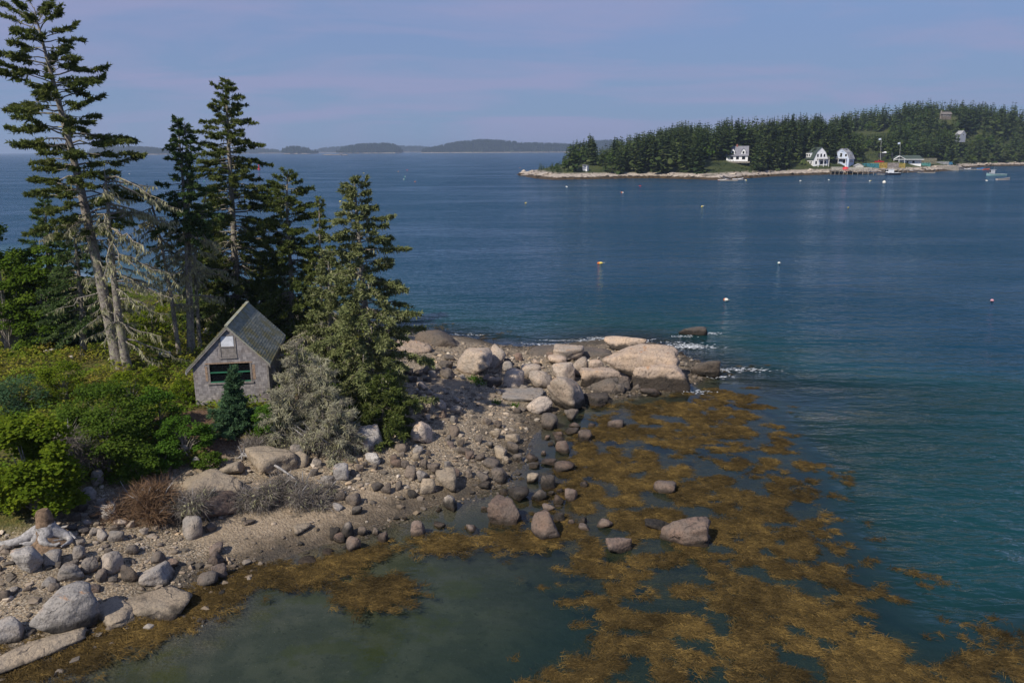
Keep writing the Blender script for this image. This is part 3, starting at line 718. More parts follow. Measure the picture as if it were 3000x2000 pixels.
orock((1602, 1045, 1670, 1076), 'P', 'sloping brown-grey rock in the heart of the outcrop', base=.5, k=8)
orock((1457, 1141, 1600, 1186), 'g', 'flat grey bedrock slab in front of the outcrop', flat=.3)
orock((1761, 985, 1868, 1018), 'd', 'dark humped rock seaward of the whale-backed rock', base=-.2, k=5, dw=.5)
orock((1765, 1002, 1900, 1036), 'P', 'long pale shoulder behind the whale-backed rock', base=.2, k=6, dw=.4)
orock((1850, 1112, 1883, 1150), 'd', 'rounded dark knob against the split block', base=-.1, k=5)
orock((1130, 1003, 1272, 1066), 'P', 'long pale-topped rock beside the lichen spruce', base=.3, k=6, dw=.5)
orock((1190, 970, 1372, 1050), 'd', 'broad dark bedrock hump behind the pale-topped rock', base=-.2, k=6, dw=.5, hmul=.9)
orock((1982, 960, 2073, 989), 'd', 'lone wave-washed brown rock off the point', base=-.25, k=5, dw=.6)
orock((1870, 1143, 1948, 1168), 'r', 'flat brown rock barely above water by the split block', base=-.15, k=6)
for b in [(1468, 1060, 1506, 1088, 'g'), (1285, 1080, 1341, 1110, 'd'), (1254, 1085, 1279, 1108, 'g'), (1234, 1070, 1285, 1101, 'd'), (1285, 1060, 1332, 1083, 'd'), (1426, 1107, 1473, 1137, 'P'), (1408, 1099, 1439, 1119, 'r'), (1595, 1031, 1627, 1052, 'r'),
          (1555, 1054, 1587, 1076, 'P'), (1504, 1031, 1533, 1058, 'r'), (1500, 1070, 1525, 1090, 'd'), (1801, 1123, 1832, 1156, 'd'), (1210, 1085, 1240, 1105, 'd'), (1180, 1075, 1212, 1100, 'd'), (1300, 1040, 1335, 1058, 'd'), (1520, 1128, 1555, 1150, 'g'), (1450, 1140, 1475, 1155, 'g'),
          (1190, 1100, 1225, 1122, 'd'), (1240, 1105, 1268, 1120, 'd'), (1475, 1050, 1500, 1065, 'd'), (1345, 1100, 1365, 1112, 'g'), (1515, 1195, 1545, 1208, 'd')]:
    rock(b[:4], b[4], label='small dark or pale stone wedged around the granite point', group='small stones of the granite point')

# pebbles and cobbles: too many to count
rng = np.random.default_rng(5)
G_PEB, tt = new_mat('pebble')
r_ = attr(tt, 'rnd')
gg = N(tt, 'ShaderNodeNewGeometry'); s3 = N(tt, 'ShaderNodeSeparateXYZ'); L(tt, gg.outputs['Position'], s3.inputs[0])
pc = ramp(tt, r_, [(0, (0.06, 0.052, 0.045)), (0.25, (0.15, 0.125, 0.10)), (0.5, (0.28, 0.215, 0.155)), (0.75, (0.32, 0.275, 0.23)), (0.92, (0.46, 0.34, 0.22)), (1, (0.58, 0.51, 0.43))])
pc = mixc(tt, 1.0, pc, maprange(tt, s3.outputs[2], 0.05, 0.5, 0.45, 1.0), 'MULTIPLY')
principled(G_PEB, tt, pc, 0.8, spec=0.25)
d0, f0 = ico(1)
def pebbles(n, test, smin, smax, seed):
    rng = np.random.default_rng(seed)
    x = rng.uniform(-45, 25, n * 6); y = rng.uniform(20, 62, n * 6)
    keep = np.abs(x / (y + 1)) < 0.75
    x, y = x[keep], y[keep]
    k = test(x, y) > rng.random(len(x))
    x, y = x[k][:n], y[k][:n]
    n = len(x)
    s = smin * (smax / smin) ** (rng.random(n) ** 2.2)
    sc = np.stack([s, s * rng.uniform(.6, 1, n), s * rng.uniform(.35, .7, n)], -1)
    th = rng.uniform(0, 6.28, n)
    v = d0[None] * (1 + 0.22 * rng.normal(size=(n, len(d0), 1))) * sc[:, None]
    ct, st = np.cos(th)[:, None], np.sin(th)[:, None]
    vx = v[..., 0] * ct - v[..., 1] * st + x[:, None]; vy = v[..., 0] * st + v[..., 1] * ct + y[:, None]
    vz = v[..., 2] + (hN(x, y) + sc[:, 2] * 0.3)[:, None]
    V = np.stack([vx, vy, vz], -1).reshape(-1, 3)
    Fc = (f0[None] + (np.arange(n) * len(d0))[:, None, None]).reshape(-1, 3)
    return V, Fc, np.repeat(rng.random(n), len(d0))
def beach_test(x, y):
    h = hN(x, y); db = gsample(DB, x, y)
    return ((h > -0.05) & (db < 0.3)) * (1 - 0.8 * gsample(SAND, x, y)) * (0.35 + 1.3 * vnoise(x * .6, y * .6, seed=8))
V, Fc, rr = pebbles(9000, beach_test, 0.035, 0.20, 4)
tag(add('beach_pebbles', make_mesh('beach_pebbles', V, [Fc], G_PEB, False, {'rnd': rr})), 'loose pebbles and cobbles strewn over the beach', 'pebbles', None, 'stuff')

# ------------------------------------------------------------------ the shingled shed
m, t = new_mat('weathered_shingle')
oi = N(t, 'ShaderNodeObjectInfo'); rr_ = attr(t, 'rnd')
tcx = N(t, 'ShaderNodeNewGeometry')
mpx = N(t, 'ShaderNodeMapping'); L(t, tcx.outputs['Position'], mpx.inputs[0]); mpx.inputs['Scale'].default_value = (26, 26, 2.2)
n1 = noise(t, 1.0, 4, 0.6, mpx.outputs[0])
n2 = noise(t, 1.4, 4, 0.6, tcx.outputs['Position'])
fr_ = math_(t, 'FRACT', math_(t, 'ADD', oi.outputs['Random'], rr_))
c = ramp(t, fr_, [(0, (0.19, 0.175, 0.18)), (0.45, (0.25, 0.232, 0.238)), (0.8, (0.29, 0.27, 0.275)), (1.0, (0.34, 0.31, 0.305))])
c = mixc(t, 1.0, c, maprange(t, n1, 0.3, 0.7, 0.80, 1.15), 'MULTIPLY')
c = mixc(t, math_(t, 'MULTIPLY', maprange(t, n2, 0.5, 0.7), 0.30), c, (0.16, 0.115, 0.085))
principled(m, t, c, 0.9, n1, 0.25, 0.002, 0.2)
M_SHG = m
m, t = new_mat('mossy_asphalt')
g = N(t, 'ShaderNodeNewGeometry'); rr_ = attr(t, 'rnd')
n1 = noise(t, 1.1, 5, 0.65, g.outputs['Position']); n2 = noise(t, 30, 3, 0.6, g.outputs['Position'])
c = ramp(t, rr_, [(0, (0.22, 0.23, 0.195)), (0.5, (0.29, 0.30, 0.25)), (1, (0.36, 0.36, 0.295))])
c = mixc(t, math_(t, 'MULTIPLY', maprange(t, n1, 0.45, 0.62), 0.75), c, (0.28, 0.235, 0.09))
c = mixc(t, 1.0, c, maprange(t, n2, 0.3, 0.7, 0.75, 1.2), 'MULTIPLY')
principled(m, t, c, 0.95, n2, 0.5, 0.01, 0.15)
M_ASPH = m
M_WHITE = m_plain('old_white_paint', (0.55, 0.56, 0.60), 0.6, 0.18, 8)
M_GREYWOOD = m_plain('grey_board', (0.21, 0.19, 0.18), 0.85, 0.3, 7)
M_RAW = m_plain('raw_wood_scar', (0.30, 0.21, 0.15), 0.85, 0.35, 12)
M_GREEN = m_plain('green_trim', (0.030, 0.145, 0.085), 0.55, 0.2, 8)
m, t = new_mat('dark_window_glass'); principled(m, t, (0.006, 0.007, 0.009), 0.03, spec=0.3); M_GLASS = m
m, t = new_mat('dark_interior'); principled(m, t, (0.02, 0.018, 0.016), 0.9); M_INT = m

SB = gnd(685, 1183)
SZ = float(min(hN(SB[0], SB[1]), SB[2])) - 0.05
shed = thing('fishing_shed', 'small grey cedar-shingled shed with mossy gable roof among the spruces', 'shed', (SB[0], SB[1], SZ), math.radians(9))
WW, WH, PK, LN = 3.87, 2.42, 4.42, 6.5       # width, eave height, ridge height, length
hw = WW / 2
# walls as a hollow shell with a window opening in the front gable
OX0, OX1, OZ0, OZ1 = -hw + .86, -hw + 2.94, 1.30, 2.34      # big opening
UX0, UX1, UZ0, UZ1 = -hw + 1.52, -hw + 2.25, 2.70, 3.86     # upper window
w = MB()
w.box((-hw, 0, -.4), (OX0, .08, WH)).box((OX1, 0, -.4), (hw, .08, WH)).box((OX0, 0, -.4), (OX1, .08, OZ0)).box((OX0, 0, OZ1), (OX1, .08, WH))
w.prism([(-hw, WH), (hw, WH), (0, PK - .05)], 0.0, .08)
w.box((-hw, .08, -.4), (-hw + .08, LN, WH)).box((hw - .08, .08, -.4), (hw, LN, WH)).box((-hw + .08, LN - .08, -.4), (hw - .08, LN, WH))
w.prism([(-hw, WH), (hw, WH), (0, PK - .05)], LN - .08, LN)
w.build('wall', M_SHG, shed)
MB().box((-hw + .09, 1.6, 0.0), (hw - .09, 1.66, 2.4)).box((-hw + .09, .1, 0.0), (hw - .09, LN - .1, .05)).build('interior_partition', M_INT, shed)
# shingles of the front gable
rng = np.random.default_rng(11)
shg_meshes = []
for wd in (0.09, 0.115, 0.14, 0.165, 0.19, 0.21):
    mb = MB(); V = np.array([[0.0015, 0, 0], [wd - .0015, 0, 0], [wd - .0015, -.002, .17], [0.0015, -.002, .17], [0.0025, -.015, 0], [wd - .0025, -.015, 0], [wd - .0015, -.004, .17], [0.0015, -.004, .17]])
    mb.raw(V, f4=[[0, 1, 2, 3], [4, 7, 6, 5], [0, 4, 5, 1], [1, 5, 6, 2], [3, 7, 4, 0]], rnd=0.0)
    shg_meshes.append((wd, mb.mesh('shingle', M_SHG)))
cnt = 0
rest = MB()
EXPO = 0.128
for row in range(int(PK / EXPO)):
    z = row * EXPO - .02
    half = hw if z < WH - .1 else hw * (PK - .12 - z) / (PK - WH)
    x = -half + rng.uniform(-.08, 0)
    while x < half - .05:
        i = rng.integers(0, 6); wd, me = shg_meshes[i]
        xa, xb = max(x, -half), min(x + wd, half)
        hit = (xb > OX0 - .06 and xa < OX1 + .06 and z + .14 > OZ0 - .08 and z < OZ1 + .07) or (xb > UX0 - .05 and xa < UX1 + .05 and z + .14 > UZ0 - .06 and z < UZ1 + .06)
        if not hit and xb - xa > .05:
            zz = z + rng.uniform(-.012, .008)
            if cnt < 300 and xa == x and xb == x + wd and z > 0.35:
                o = add('shingle', me, shed, (x, -.0015 - rng.uniform(0, .001), zz)); cnt += 1
            else:
                V = np.array([[xa + .0015, 0, zz], [xb - .0015, 0, zz], [xb - .0015, -.002, zz + .17], [xa + .0015, -.002, zz + .17], [xa + .0025, -.015, zz], [xb - .0025, -.015, zz], [xb - .0015, -.004, zz + .17], [xa + .0015, -.004, zz + .17]])
                rest.raw(V, f4=[[0, 1, 2, 3], [4, 7, 6, 5], [0, 4, 5, 1], [1, 5, 6, 2]], rnd=rng.random())
        x += wd
for side in (-1, 1):       # side walls
    for row in range(int(WH / EXPO)):
        z = row * EXPO; y = rng.uniform(0, .1)
        while y < LN - .1:
            wd = rng.uniform(.09, .2); X = side * hw
            rest.box((min(X, X + side * .014), y + .004, z), (max(X, X + side * .014), min(y + wd, LN) - .004, z + EXPO * .97), rnd=rng.random())
            y += wd
o = rest.build('shingle_course', M_SHG, shed); o['kind'] = 'stuff'
# roof: two decks with shingle tabs
def roof_side(s, over):
    e = hw + over
    sl = (PK - WH) / hw
    ez = WH - over * sl
    dk = MB(); th = .07
    dk.prism([(0, PK), (s * e, ez), (s * e, ez - th), (0, PK - th)] if s > 0 else [(s * e, ez), (0, PK), (0, PK - th), (s * e, ez - th)], -.16, LN + .25)
    r = dk.build('roof', M_ASPH, shed)
    tb = MB(); n = int(math.hypot(e, PK - ez) / .15)
    dx, dz = s * e / n, (ez - PK) / n
    nx, nz = -dz * s, abs(dx)
    l = math.hypot(nx, nz); nx, nz = s * abs(dz) / l, abs(dx) / l
    for i in range(n):
        y = -.18 - rng.uniform(0, .2)
        while y < LN + .26:
            wd = .33 * rng.uniform(.8, 1.1)
            y0, y1 = max(y, -.18) + .005, min(y + wd, LN + .27) - .005
            if y1 > y0 + .04:
                a = np.array([dx * i, PK + dz * i]); b_ = np.array([dx * (i + 1.06), PK + dz * (i + 1.06)])
                lo, hi = .012, .022 + rng.uniform(0, .008)
                V = [[a[0] + nx * lo, y0, a[1] + nz * lo], [a[0] + nx * lo, y1, a[1] + nz * lo], [b_[0] + nx * hi, y1, b_[1] + nz * hi], [b_[0] + nx * hi, y0, b_[1] + nz * hi],
                     [b_[0], y1, b_[1]], [b_[0], y0, b_[1]]]
                tb.raw(V, f4=[[0, 1, 2, 3], [3, 2, 4, 5]], f3=None, rnd=rng.random())
            y += wd
    q = tb.build('roof_shingle_course', M_ASPH, r); q['kind'] = 'stuff'
    rk = MB()       # rake board and fascia
    rk.prism([(0, PK - th), (s * e, ez - th), (s * e, ez - th - .13), (0, PK - th - .13)] if s > 0 else [(s * e, ez - th), (0, PK - th), (0, PK - th - .13), (s * e, ez - th - .13)], -.145, -.12)
    rk.build('rake_board', M_GREYWOOD, shed)
    fb = MB().box((min(s * e, s * (e - .03)), -.16, ez - th - .16), (max(s * e, s * (e - .03)), LN + .25, ez - th + .0))
    fb.build('fascia', M_WHITE if s < 0 else M_GREYWOOD, shed)
roof_side(-1, .34); roof_side(1, .16)
MB().box((-.09, -.18, PK + .0), (.09, LN + .27, PK + .045)).build('ridge_cap', M_ASPH, shed)
# big opening with green sash
wn = MB().box((OX0, .05, OZ0), (OX1, .06, OZ1)).build('window', M_GLASS, shed)
fr = MB()
fr.box((OX0, -.02, OZ0), (OX1, .045, OZ0 + .05)).box((OX0, -.02, OZ0 + .52), (OX1, .045, OZ0 + .585)).box((OX0 + 1.05, .0, OZ0 + .05), (OX0 + 1.075, .045, OZ1))
fr.build('sash', M_GREEN, wn)
MB().box((OX0 - .09, -.03, OZ0), (OX0 - .002, .02, OZ1)).box((OX1 + .002, -.03, OZ0), (OX1 + .09, .02, OZ1)).build('casing', M_GREYWOOD, wn)
MB().box((OX0 - .22, -.035, OZ1 + .0), (OX1 + .14, .02, OZ1 + .06)).build('head_board', M_RAW, wn)
MB().box((OX0 - .15, -.07, OZ0 - .09), (OX1 + .15, .02, OZ0 - .002)).build('sill', M_GREYWOOD, wn)
for (a, b_) in ((-.24, -.12), (2.2, 2.34)):
    MB().box((OX0 + a, -.024, OZ0 + .1), (OX0 + b_, -.018, OZ1 - .12)).build('scar_board', M_RAW, wn)
# upper window: flat white pane above, bare plywood below
un = MB().box((UX0, -.012, UZ0), (UX1, .0, UZ0 + .54)).build('window', M_GREYWOOD, shed)
MB().box((UX0 + .04, -.022, UZ0 + .58), (UX1 - .04, -.004, UZ1 - .02)).build('pane', m_plain('white_pane', (0.62, 0.64, 0.70), 0.9, 0.12, 6, 0.0, 0.01, 0.05), un)
c_ = MB()
c_.box((UX0 - .07, -.04, UZ0 - .02), (UX0, .01, UZ1 + .05)).box((UX1, -.04, UZ0 - .02), (UX1 + .07, .01, UZ1 + .05)).box((UX0, -.04, UZ1), (UX1, .01, UZ1 + .06)).box((UX0, -.04, UZ0 + .52), (UX1, -.002, UZ0 + .58)).box((UX0 - .09, -.06, UZ0 - .09), (UX1 + .09, .01, UZ0 - .02))
c_.build('casing', M_GREYWOOD, un)
MB().box((hw - .07, -.03, -.1), (hw + .03, .0, WH)).build('corner_board', M_GREYWOOD, shed)
# plank leaning on the right wall
pk = MB(); pk.box((-.07, 0, 0), (.07, .04, 2.3))
o = pk.build('leaning_plank', M_GREYWOOD, None)
rm = Matrix.Rotation(math.radians(9), 4, 'Z')
pl = Vector((SB[0], SB[1], SZ)) + rm @ Vector((hw + .95, .5, -.1))
o.location = pl; o.rotation_euler = (0, math.radians(-22), math.radians(9)); tag(o, 'weathered plank leaning against the side of the shed', 'plank')

# ------------------------------------------------------------------ vegetation of the near island
SPR = [(0, (0.034, 0.050, 0.017)), (0.35, (0.086, 0.116, 0.032)), (0.7, (0.16, 0.185, 0.054)), (1.0, (0.25, 0.26, 0.10))]
M_SPRL = m_leaf('lichened_spruce_needle', [(0, (0.060, 0.078, 0.032)), (0.4, (0.145, 0.168, 0.064)), (0.75, (0.235, 0.25, 0.115)), (1.0, (0.35, 0.35, 0.20))], 0.15)
M_SPR = m_leaf('spruce_needle', SPR, 0.32)
M_SPRD = m_leaf('dark_spruce_needle', [(0, (0.032, 0.058, 0.021)), (0.5, (0.082, 0.132, 0.044)), (1.0, (0.17, 0.22, 0.08))], 0.32)
M_SPRB = m_leaf('young_spruce_needle', [(0, (0.030, 0.066, 0.036)), (0.5, (0.080, 0.150, 0.074)), (1.0, (0.16, 0.25, 0.12))], 0.3)
M_LICH = m_leaf('beard_lichen', [(0, (0.22, 0.21, 0.12)), (0.5, (0.38, 0.37, 0.22)), (1.0, (0.53, 0.51, 0.34))], 0.3)
M_MAPLE = m_leaf('maple_leaf', [(0, (0.040, 0.074, 0.008)), (0.4, (0.110, 0.165, 0.015)), (0.8, (0.22, 0.27, 0.022)), (1.0, (0.34, 0.33, 0.04))], 0.4)
M_SHRUB = m_leaf('shrub_leaf', [(0, (0.034, 0.070, 0.010)), (0.5, (0.090, 0.150, 0.022)), (1.0, (0.19, 0.25, 0.040))], 0.4)
M_BIRCH = m_leaf('birch_leaf', [(0, (0.044, 0.086, 0.011)), (0.5, (0.110, 0.180, 0.022)), (1.0, (0.21, 0.28, 0.042))], 0.42)
M_FERN = m_leaf('fern_leaf', [(0, (0.036, 0.078, 0.010)), (0.5, (0.075, 0.155, 0.020)), (1.0, (0.14, 0.24, 0.04))], 0.35)
M_COVER = m_leaf('ground_cover_leaf', [(0, (0.034, 0.076, 0.008)), (0.3, (0.088, 0.155, 0.016)), (0.55, (0.155, 0.205, 0.024)), (0.8, (0.24, 0.235, 0.034)), (1.0, (0.29, 0.21, 0.06))], 0.3, 0.3)
M_TWIGG = m_leaf('grey_twig', [(0, (0.09, 0.075, 0.065)), (0.5, (0.19, 0.165, 0.145)), (1.0, (0.34, 0.31, 0.275))], 0.0)
M_DEADL = m_leaf('lichened_dead_twig', [(0, (0.12, 0.10, 0.085)), (0.35, (0.22, 0.20, 0.16)), (0.6, (0.36, 0.35, 0.24)), (1.0, (0.50, 0.49, 0.34))], 0.1)
M_TWIGB = m_leaf('brown_twig', [(0, (0.06, 0.04, 0.028)), (0.5, (0.18, 0.11, 0.065)), (1.0, (0.34, 0.25, 0.17))], 0.0)
m, t = new_mat('spruce_bark')
g = N(t, 'ShaderNodeNewGeometry'); pos = g.outputs['Position']
n1 = noise(t, 7, 5, 0.65, pos); n2 = noise(t, 3.2, 5, 0.7, pos); n3 = noise(t, 28, 3, 0.6, pos)
c = mixc(t, maprange(t, n1, 0.35, 0.65), (0.13, 0.112, 0.10), (0.30, 0.27, 0.245))
c = mixc(t, maprange(t, n2, 0.52, 0.60), c, (0.30, 0.29, 0.20))
c = mixc(t, 1.0, c, maprange(t, n3, 0.3, 0.7, 0.7, 1.25), 'MULTIPLY')
principled(m, t, c, 0.95, n1, 0.8, 0.04, 0.1)
M_BARK = m
M_DRIFT = m_plain('silver_driftwood', (0.30, 0.285, 0.28), 0.85, 0.4, 9, 0.7, 0.03)

def at_y(px, py, y):
    d = ray(px, py)
    return CAM + d * (y / d[1])
def smooth_line(P, n):
    P = np.asarray(P, float)
    s = np.concatenate([[0], np.cumsum(np.linalg.norm(np.diff(P, axis=0), axis=1))])
    u = np.linspace(0, s[-1], n)
    Q = np.stack([np.interp(u, s, P[:, i]) for i in range(3)], -1)
    for _ in range(2):
        Q[1:-1] = (Q[:-2] + 2 * Q[1:-1] + Q[2:]) / 4
    return Q
def trunk_line(pxs, n=26, y=None):
    b = gnd(*pxs[0])
    P = [b - np.array([0, 0, .15])] + [at_y(p[0], p[1], b[1] if y is None else y) for p in pxs[1:]]
    return smooth_line(P, n)
def branch_pts(rng, p0, az, Ln, el, droop, n=6):
    """a limb: starts at elevation el, sags, lifts at the tip"""
    u = np.linspace(0, 1, n)
    h = np.array([math.cos(az), math.sin(az), 0])
    z = Ln * (math.tan(el) * u - droop * u * u + droop * 0.45 * u ** 4)
    P = p0 + np.outer(u * Ln, h); P[:, 2] += z
    P[1:] += rng.normal(size=(n - 1, 3)) * Ln * 0.025
    return P
def spruce(label, pxs, r0, crown, lens, nbr, mat=None, foliage=1.0, lichen=0.0, dead=None, seed=1, el=(0.15, -0.15), droop=0.25, bias=None, group=None, blade=(0.21, 0.088), twig=11, u0=0.25, y=None, name='spruce_tree'):
    rng = np.random.default_rng(seed)
    T = trunk_line(pxs, 26, y)
    b = T[0].copy()
    root = thing(name, label, 'tree', b, 0, group)
    T0 = T - b
    tt_ = np.linspace(0, 1, 26)
    Rr = r0 * (1 - tt_) ** 0.75 + 0.02
    Rr[0] *= 1.35; Rr[1] *= 1.1
    wood = MB(); wood.tube(T0, Rr, 8)
    fol = MB(); lic = MB()
    lt, lv = [p[0] for p in lens], [p[1] for p in lens]
    def pt(s):
        return np.array([np.interp(s, tt_, T0[:, i]) for i in range(3)])
    def do_lichen(P, amt, Ln):
        n = rng.poisson(max(amt * Ln * 12, 0.01))
        if n:
            u = rng.uniform(.15, 1, n)
            Q = np.stack([np.interp(u, np.linspace(0, 1, len(P)), P[:, i]) for i in range(3)], -1)
            dd = np.tile([0, 0, -1.0], (n, 1)) + rng.normal(size=(n, 3)) * .28
            lic.kites(Q, dd, rng.uniform(.10, .42, n), rng.uniform(.04, .10, n), rng, mid=.35)
    az = rng.uniform(0, 6.28)
    nbr = int(nbr * (1.45 if foliage else 1))
    for i in range(nbr):
        s = crown[0] + (crown[1] - crown[0]) * ((i + rng.uniform(0, .9)) / nbr)
        s = min(s, .995)
        az += 2.4 + rng.normal() * .5
        Ln = np.interp(s, lt, lv) * rng.uniform(.45, 1.22)
        if bias is not None:
            Ln *= 1 + bias[1] * math.cos(az - bias[0])
        if Ln < .12: Ln = .12
        k = (s - crown[0]) / max(crown[1] - crown[0], 1e-3)
        e = el[1] + (el[0] - el[1]) * k + rng.normal() * .13 + (0.5 * max(0, k - .85) / .15)
        P = branch_pts(rng, pt(s), az, Ln, e, droop * (1 - .5 * k) * rng.uniform(.6, 1.3))
        wood.tube(P, np.linspace(max(.012, .016 * Ln + .008), .006, len(P)), 3, cap=False)
        if foliage > 0:
            nt_ = max(3, int(Ln * 10.5 * foliage))
            us = u0 + (1 - u0) * rng.random(nt_) ** .75
            Q = np.stack([np.interp(us, np.linspace(0, 1, len(P)), P[:, j]) for j in range(3)], -1)
            bd = P[-1] - P[0]; bd /= np.linalg.norm(bd) + 1e-9
            sd = np.cross(bd, [0, 0, 1.0]); sd /= np.linalg.norm(sd) + 1e-9
            sg = rng.choice([-1, 1], nt_)
            ang = rng.uniform(.35, 1.15, nt_)
            td = np.cos(ang)[:, None] * bd + (np.sin(ang) * sg)[:, None] * sd + np.array([0, 0, 1.0]) * rng.uniform(-.65, .22, nt_)[:, None]
            tl = (.16 + .30 * rng.random(nt_)) * (1.15 - .55 * us) * (0.5 + .22 * Ln)
            m_ = int(twig * 1.25)
            sv = rng.random((nt_, m_)) ** .8
            PP = (Q[:, None] + td[:, None] * (tl[:, None] * sv)[..., None] + rng.normal(size=(nt_, m_, 3)) * .035).reshape(-1, 3)
            DD = (td[:, None] * .8 + rng.normal(size=(nt_, m_, 3)) * .55 + np.array([0, 0, .12])).reshape(-1, 3)
            n = nt_ * m_
            cl = np.repeat(rng.random(nt_), m_) * .5 + rng.random(n) * .5
            fol.blades(PP, DD, blade[0] * rng.uniform(.6, 1.2, n), blade[1] * rng.uniform(.7, 1.2, n), rng, rnd=cl)
        if lichen > 0:
            do_lichen(P, lichen * (1.25 - k) * rng.uniform(.2, 1.6), Ln)
    if dead:
        s0, s1, n, Lm, dl = dead[:5]
        for i in range(n):
            s = s0 + (s1 - s0) * rng.random()
            a = rng.uniform(0, 6.28)
            if len(dead) > 5: a = rng.normal(dead[5], 1.1)
            Ln = Lm * rng.uniform(.25, 1.1)
            P = branch_pts(rng, pt(s), a, Ln, rng.uniform(-.25, .25), rng.uniform(.25, .9), 7)
            wood.tube(P, np.linspace(.020 + .014 * Ln, .010, len(P)), 4, cap=False)
            for q in range(rng.integers(1, 5)):
                u = rng.uniform(.3, .95); j = int(u * (len(P) - 1))
                P2 = branch_pts(rng, P[j], a + rng.choice([-1, 1]) * rng.uniform(.4, 1.1), Ln * rng.uniform(.15, .45), rng.uniform(-.3, .1), .5, 5)
                wood.tube(P2, np.linspace(.013, .005, 5), 3, cap=False)
                do_lichen(P2, dl, Ln * .4)
            do_lichen(P, dl, Ln)
        # lichen tufts on the stem
        n = int(60 * dl); u = rng.uniform(s0 * .3, s1, n)
        Q = np.stack([np.interp(u, tt_, T0[:, i]) for i in range(3)], -1)
        rad = rng.normal(size=(n, 3)); rad[:, 2] = 0; rad /= np.linalg.norm(rad, axis=1)[:, None]
        Q += rad * np.interp(u, tt_, Rr)[:, None]
        lic.kites(Q, rad * .5 + np.array([0, 0, -.8]), rng.uniform(.1, .3, n), rng.uniform(.04, .1, n), rng, mid=.4)
    wood.build('trunk', M_BARK, root, True)
    fol.build('crown', mat or M_SPR, root)
    lic.build('lichen', M_LICH, root, stuff=True)
    return root
GSP = 'spruces around the shed'
spruce('tallest leaning spruce with bare lower trunk and ragged wide crown', [(350, 1075), (325, 960), (290, 800), (255, 640), (225, 500), (180, 330), (140, 180), (110, 70), (100, 22)], .36, (.40, .995),
       [(.4, 2.4), (.5, 3.1), (.65, 3.2), (.8, 2.7), (.90, 2.3), (.97, 1.8), (1, 1.0)], 92, foliage=1.5, lichen=.25, dead=(.10, .46, 24, 2.6, .9), seed=3, group=GSP, el=(.25, .05), droop=.22, u0=.38, twig=11)
spruce('dead grey snag with broken top standing right beside the leaning spruce', [(374, 1085), (352, 960), (334, 820), (322, 690), (314, 570), (305, 495)], .27, (.3, .9), [(0, .5), (1, .5)], 0,
       foliage=0, dead=(.15, .97, 46, 4.0, 1.5, 0.2), seed=8, group=GSP)
spruce('thin dead spruce hung with pale lichen, second trunk left of the shed', [(525, 1036), (500, 860), (468, 690), (448, 610), (430, 538)], .15, (.3, .9), [(.3, 1.2), (.6, 1.0), (1, .2)], 12,
       foliage=.25, lichen=2.2, dead=(.3, .97, 34, 2.6, 1.7), seed=14, group=GSP)
spruce('slim live spruce with tufted top in front of the tall one', [(556, 1035), (548, 768), (540, 600), (530, 450), (518, 345)], .17, (.50, .995), [(.5, 1.2), (.58, 2.1), (.72, 1.8), (.80, .6), (.88, 1.0), (1, .25)], 46,
       mat=M_SPRD, foliage=1.3, lichen=.2, dead=(.25, .6, 26, 2.3, 1.6), seed=21, group=GSP, u0=.15, el=(.3, 0))
spruce('slim live spruce twin whose bushy tip stands right of the other', [(565, 1033), (556, 800), (552, 600), (548, 470), (541, 357)], .15, (.50, .995), [(.5, 1.3), (.7, 1.5), (.78, .5), (.88, 1.2), (1, .15)], 34,
       mat=M_SPRD, foliage=1.3, lichen=.2, dead=(.25, .5, 10, 2.0, 1.4), seed=23, group=GSP, u0=.15, el=(.3, 0))
spruce('thin crooked lichen-covered snag nearest the shed roof', [(586, 1020), (578, 900), (570, 770), (578, 690), (606, 560)], .12, (.3, .9), [(0, .5), (1, .3)], 0, foliage=0, dead=(.3, .97, 26, 2.6, 1.9), seed=27, group=GSP)
spruce('tall dense spire-topped spruce rising behind the shed', [(702, 965), (692, 800), (680, 600), (668, 400), (661, 232)], .30, (.05, .997), [(0, 4.0), (.35, 4.2), (.52, 3.7), (.68, 2.9), (.84, 1.9), (.93, 1.0), (1, .15)], 150,
       foliage=1.45, lichen=.55, dead=(.08, .40, 26, 3.2, .9), seed=31, group=GSP, el=(.2, -.1), twig=11)
spruce('medium dark spruce with blunt leaning top behind the shed roof', [(858, 985), (852, 800), (840, 620), (842, 505)], .20, (.06, .997), [(0, 2.8), (.4, 2.7), (.7, 2.2), (.9, 1.5), (1, .3)], 100,
       foliage=1.6, lichen=.45, seed=37, group=GSP, el=(.25, -.12), twig=11)
spruce('slender spruce just left of the broad lichen spruce', [(948, 1000), (938, 800), (935, 578)], .13, (.06, .997), [(0, 1.5), (.4, 1.4), (.75, .95), (1, .15)], 60, foliage=1.6, lichen=.7, seed=41, group=GSP, el=(.2, -.15))
spruce('broad grey-green spruce draped in lichen, rightmost by the cobbles', [(1085, 1185), (1080, 1000), (1058, 780), (1037, 522)], .24, (.02, .997), [(0, 2.3), (.12, 2.8), (.35, 2.9), (.55, 2.3), (.75, 1.7), (.9, 1.1), (1, .2)], 118, mat=M_SPRL,
       foliage=1.5, lichen=1.5, seed=47, group=GSP, el=(.15, -.22), droop=.3, twig=10, bias=(0.0, .12))
spruce('lower lichen-grey spruce filling the gap beside the shed roof', [(975, 1130), (968, 950), (962, 745)], .16, (.03, .997), [(0, 2.0), (.3, 2.0), (.7, 1.4), (1, .25)], 78, mat=M_SPRL, foliage=1.1, lichen=1.6, seed=53, group=GSP, el=(.15, -.2))
spruce('low spreading spruce bough mass over the whitish boulder', [(1125, 1275), (1122, 1200), (1118, 1110)], .10, (.03, .997), [(0, 1.9), (.5, 1.6), (1, .3)], 60, foliage=1.7, lichen=.5, seed=59, group=GSP, el=(.2, -.12))
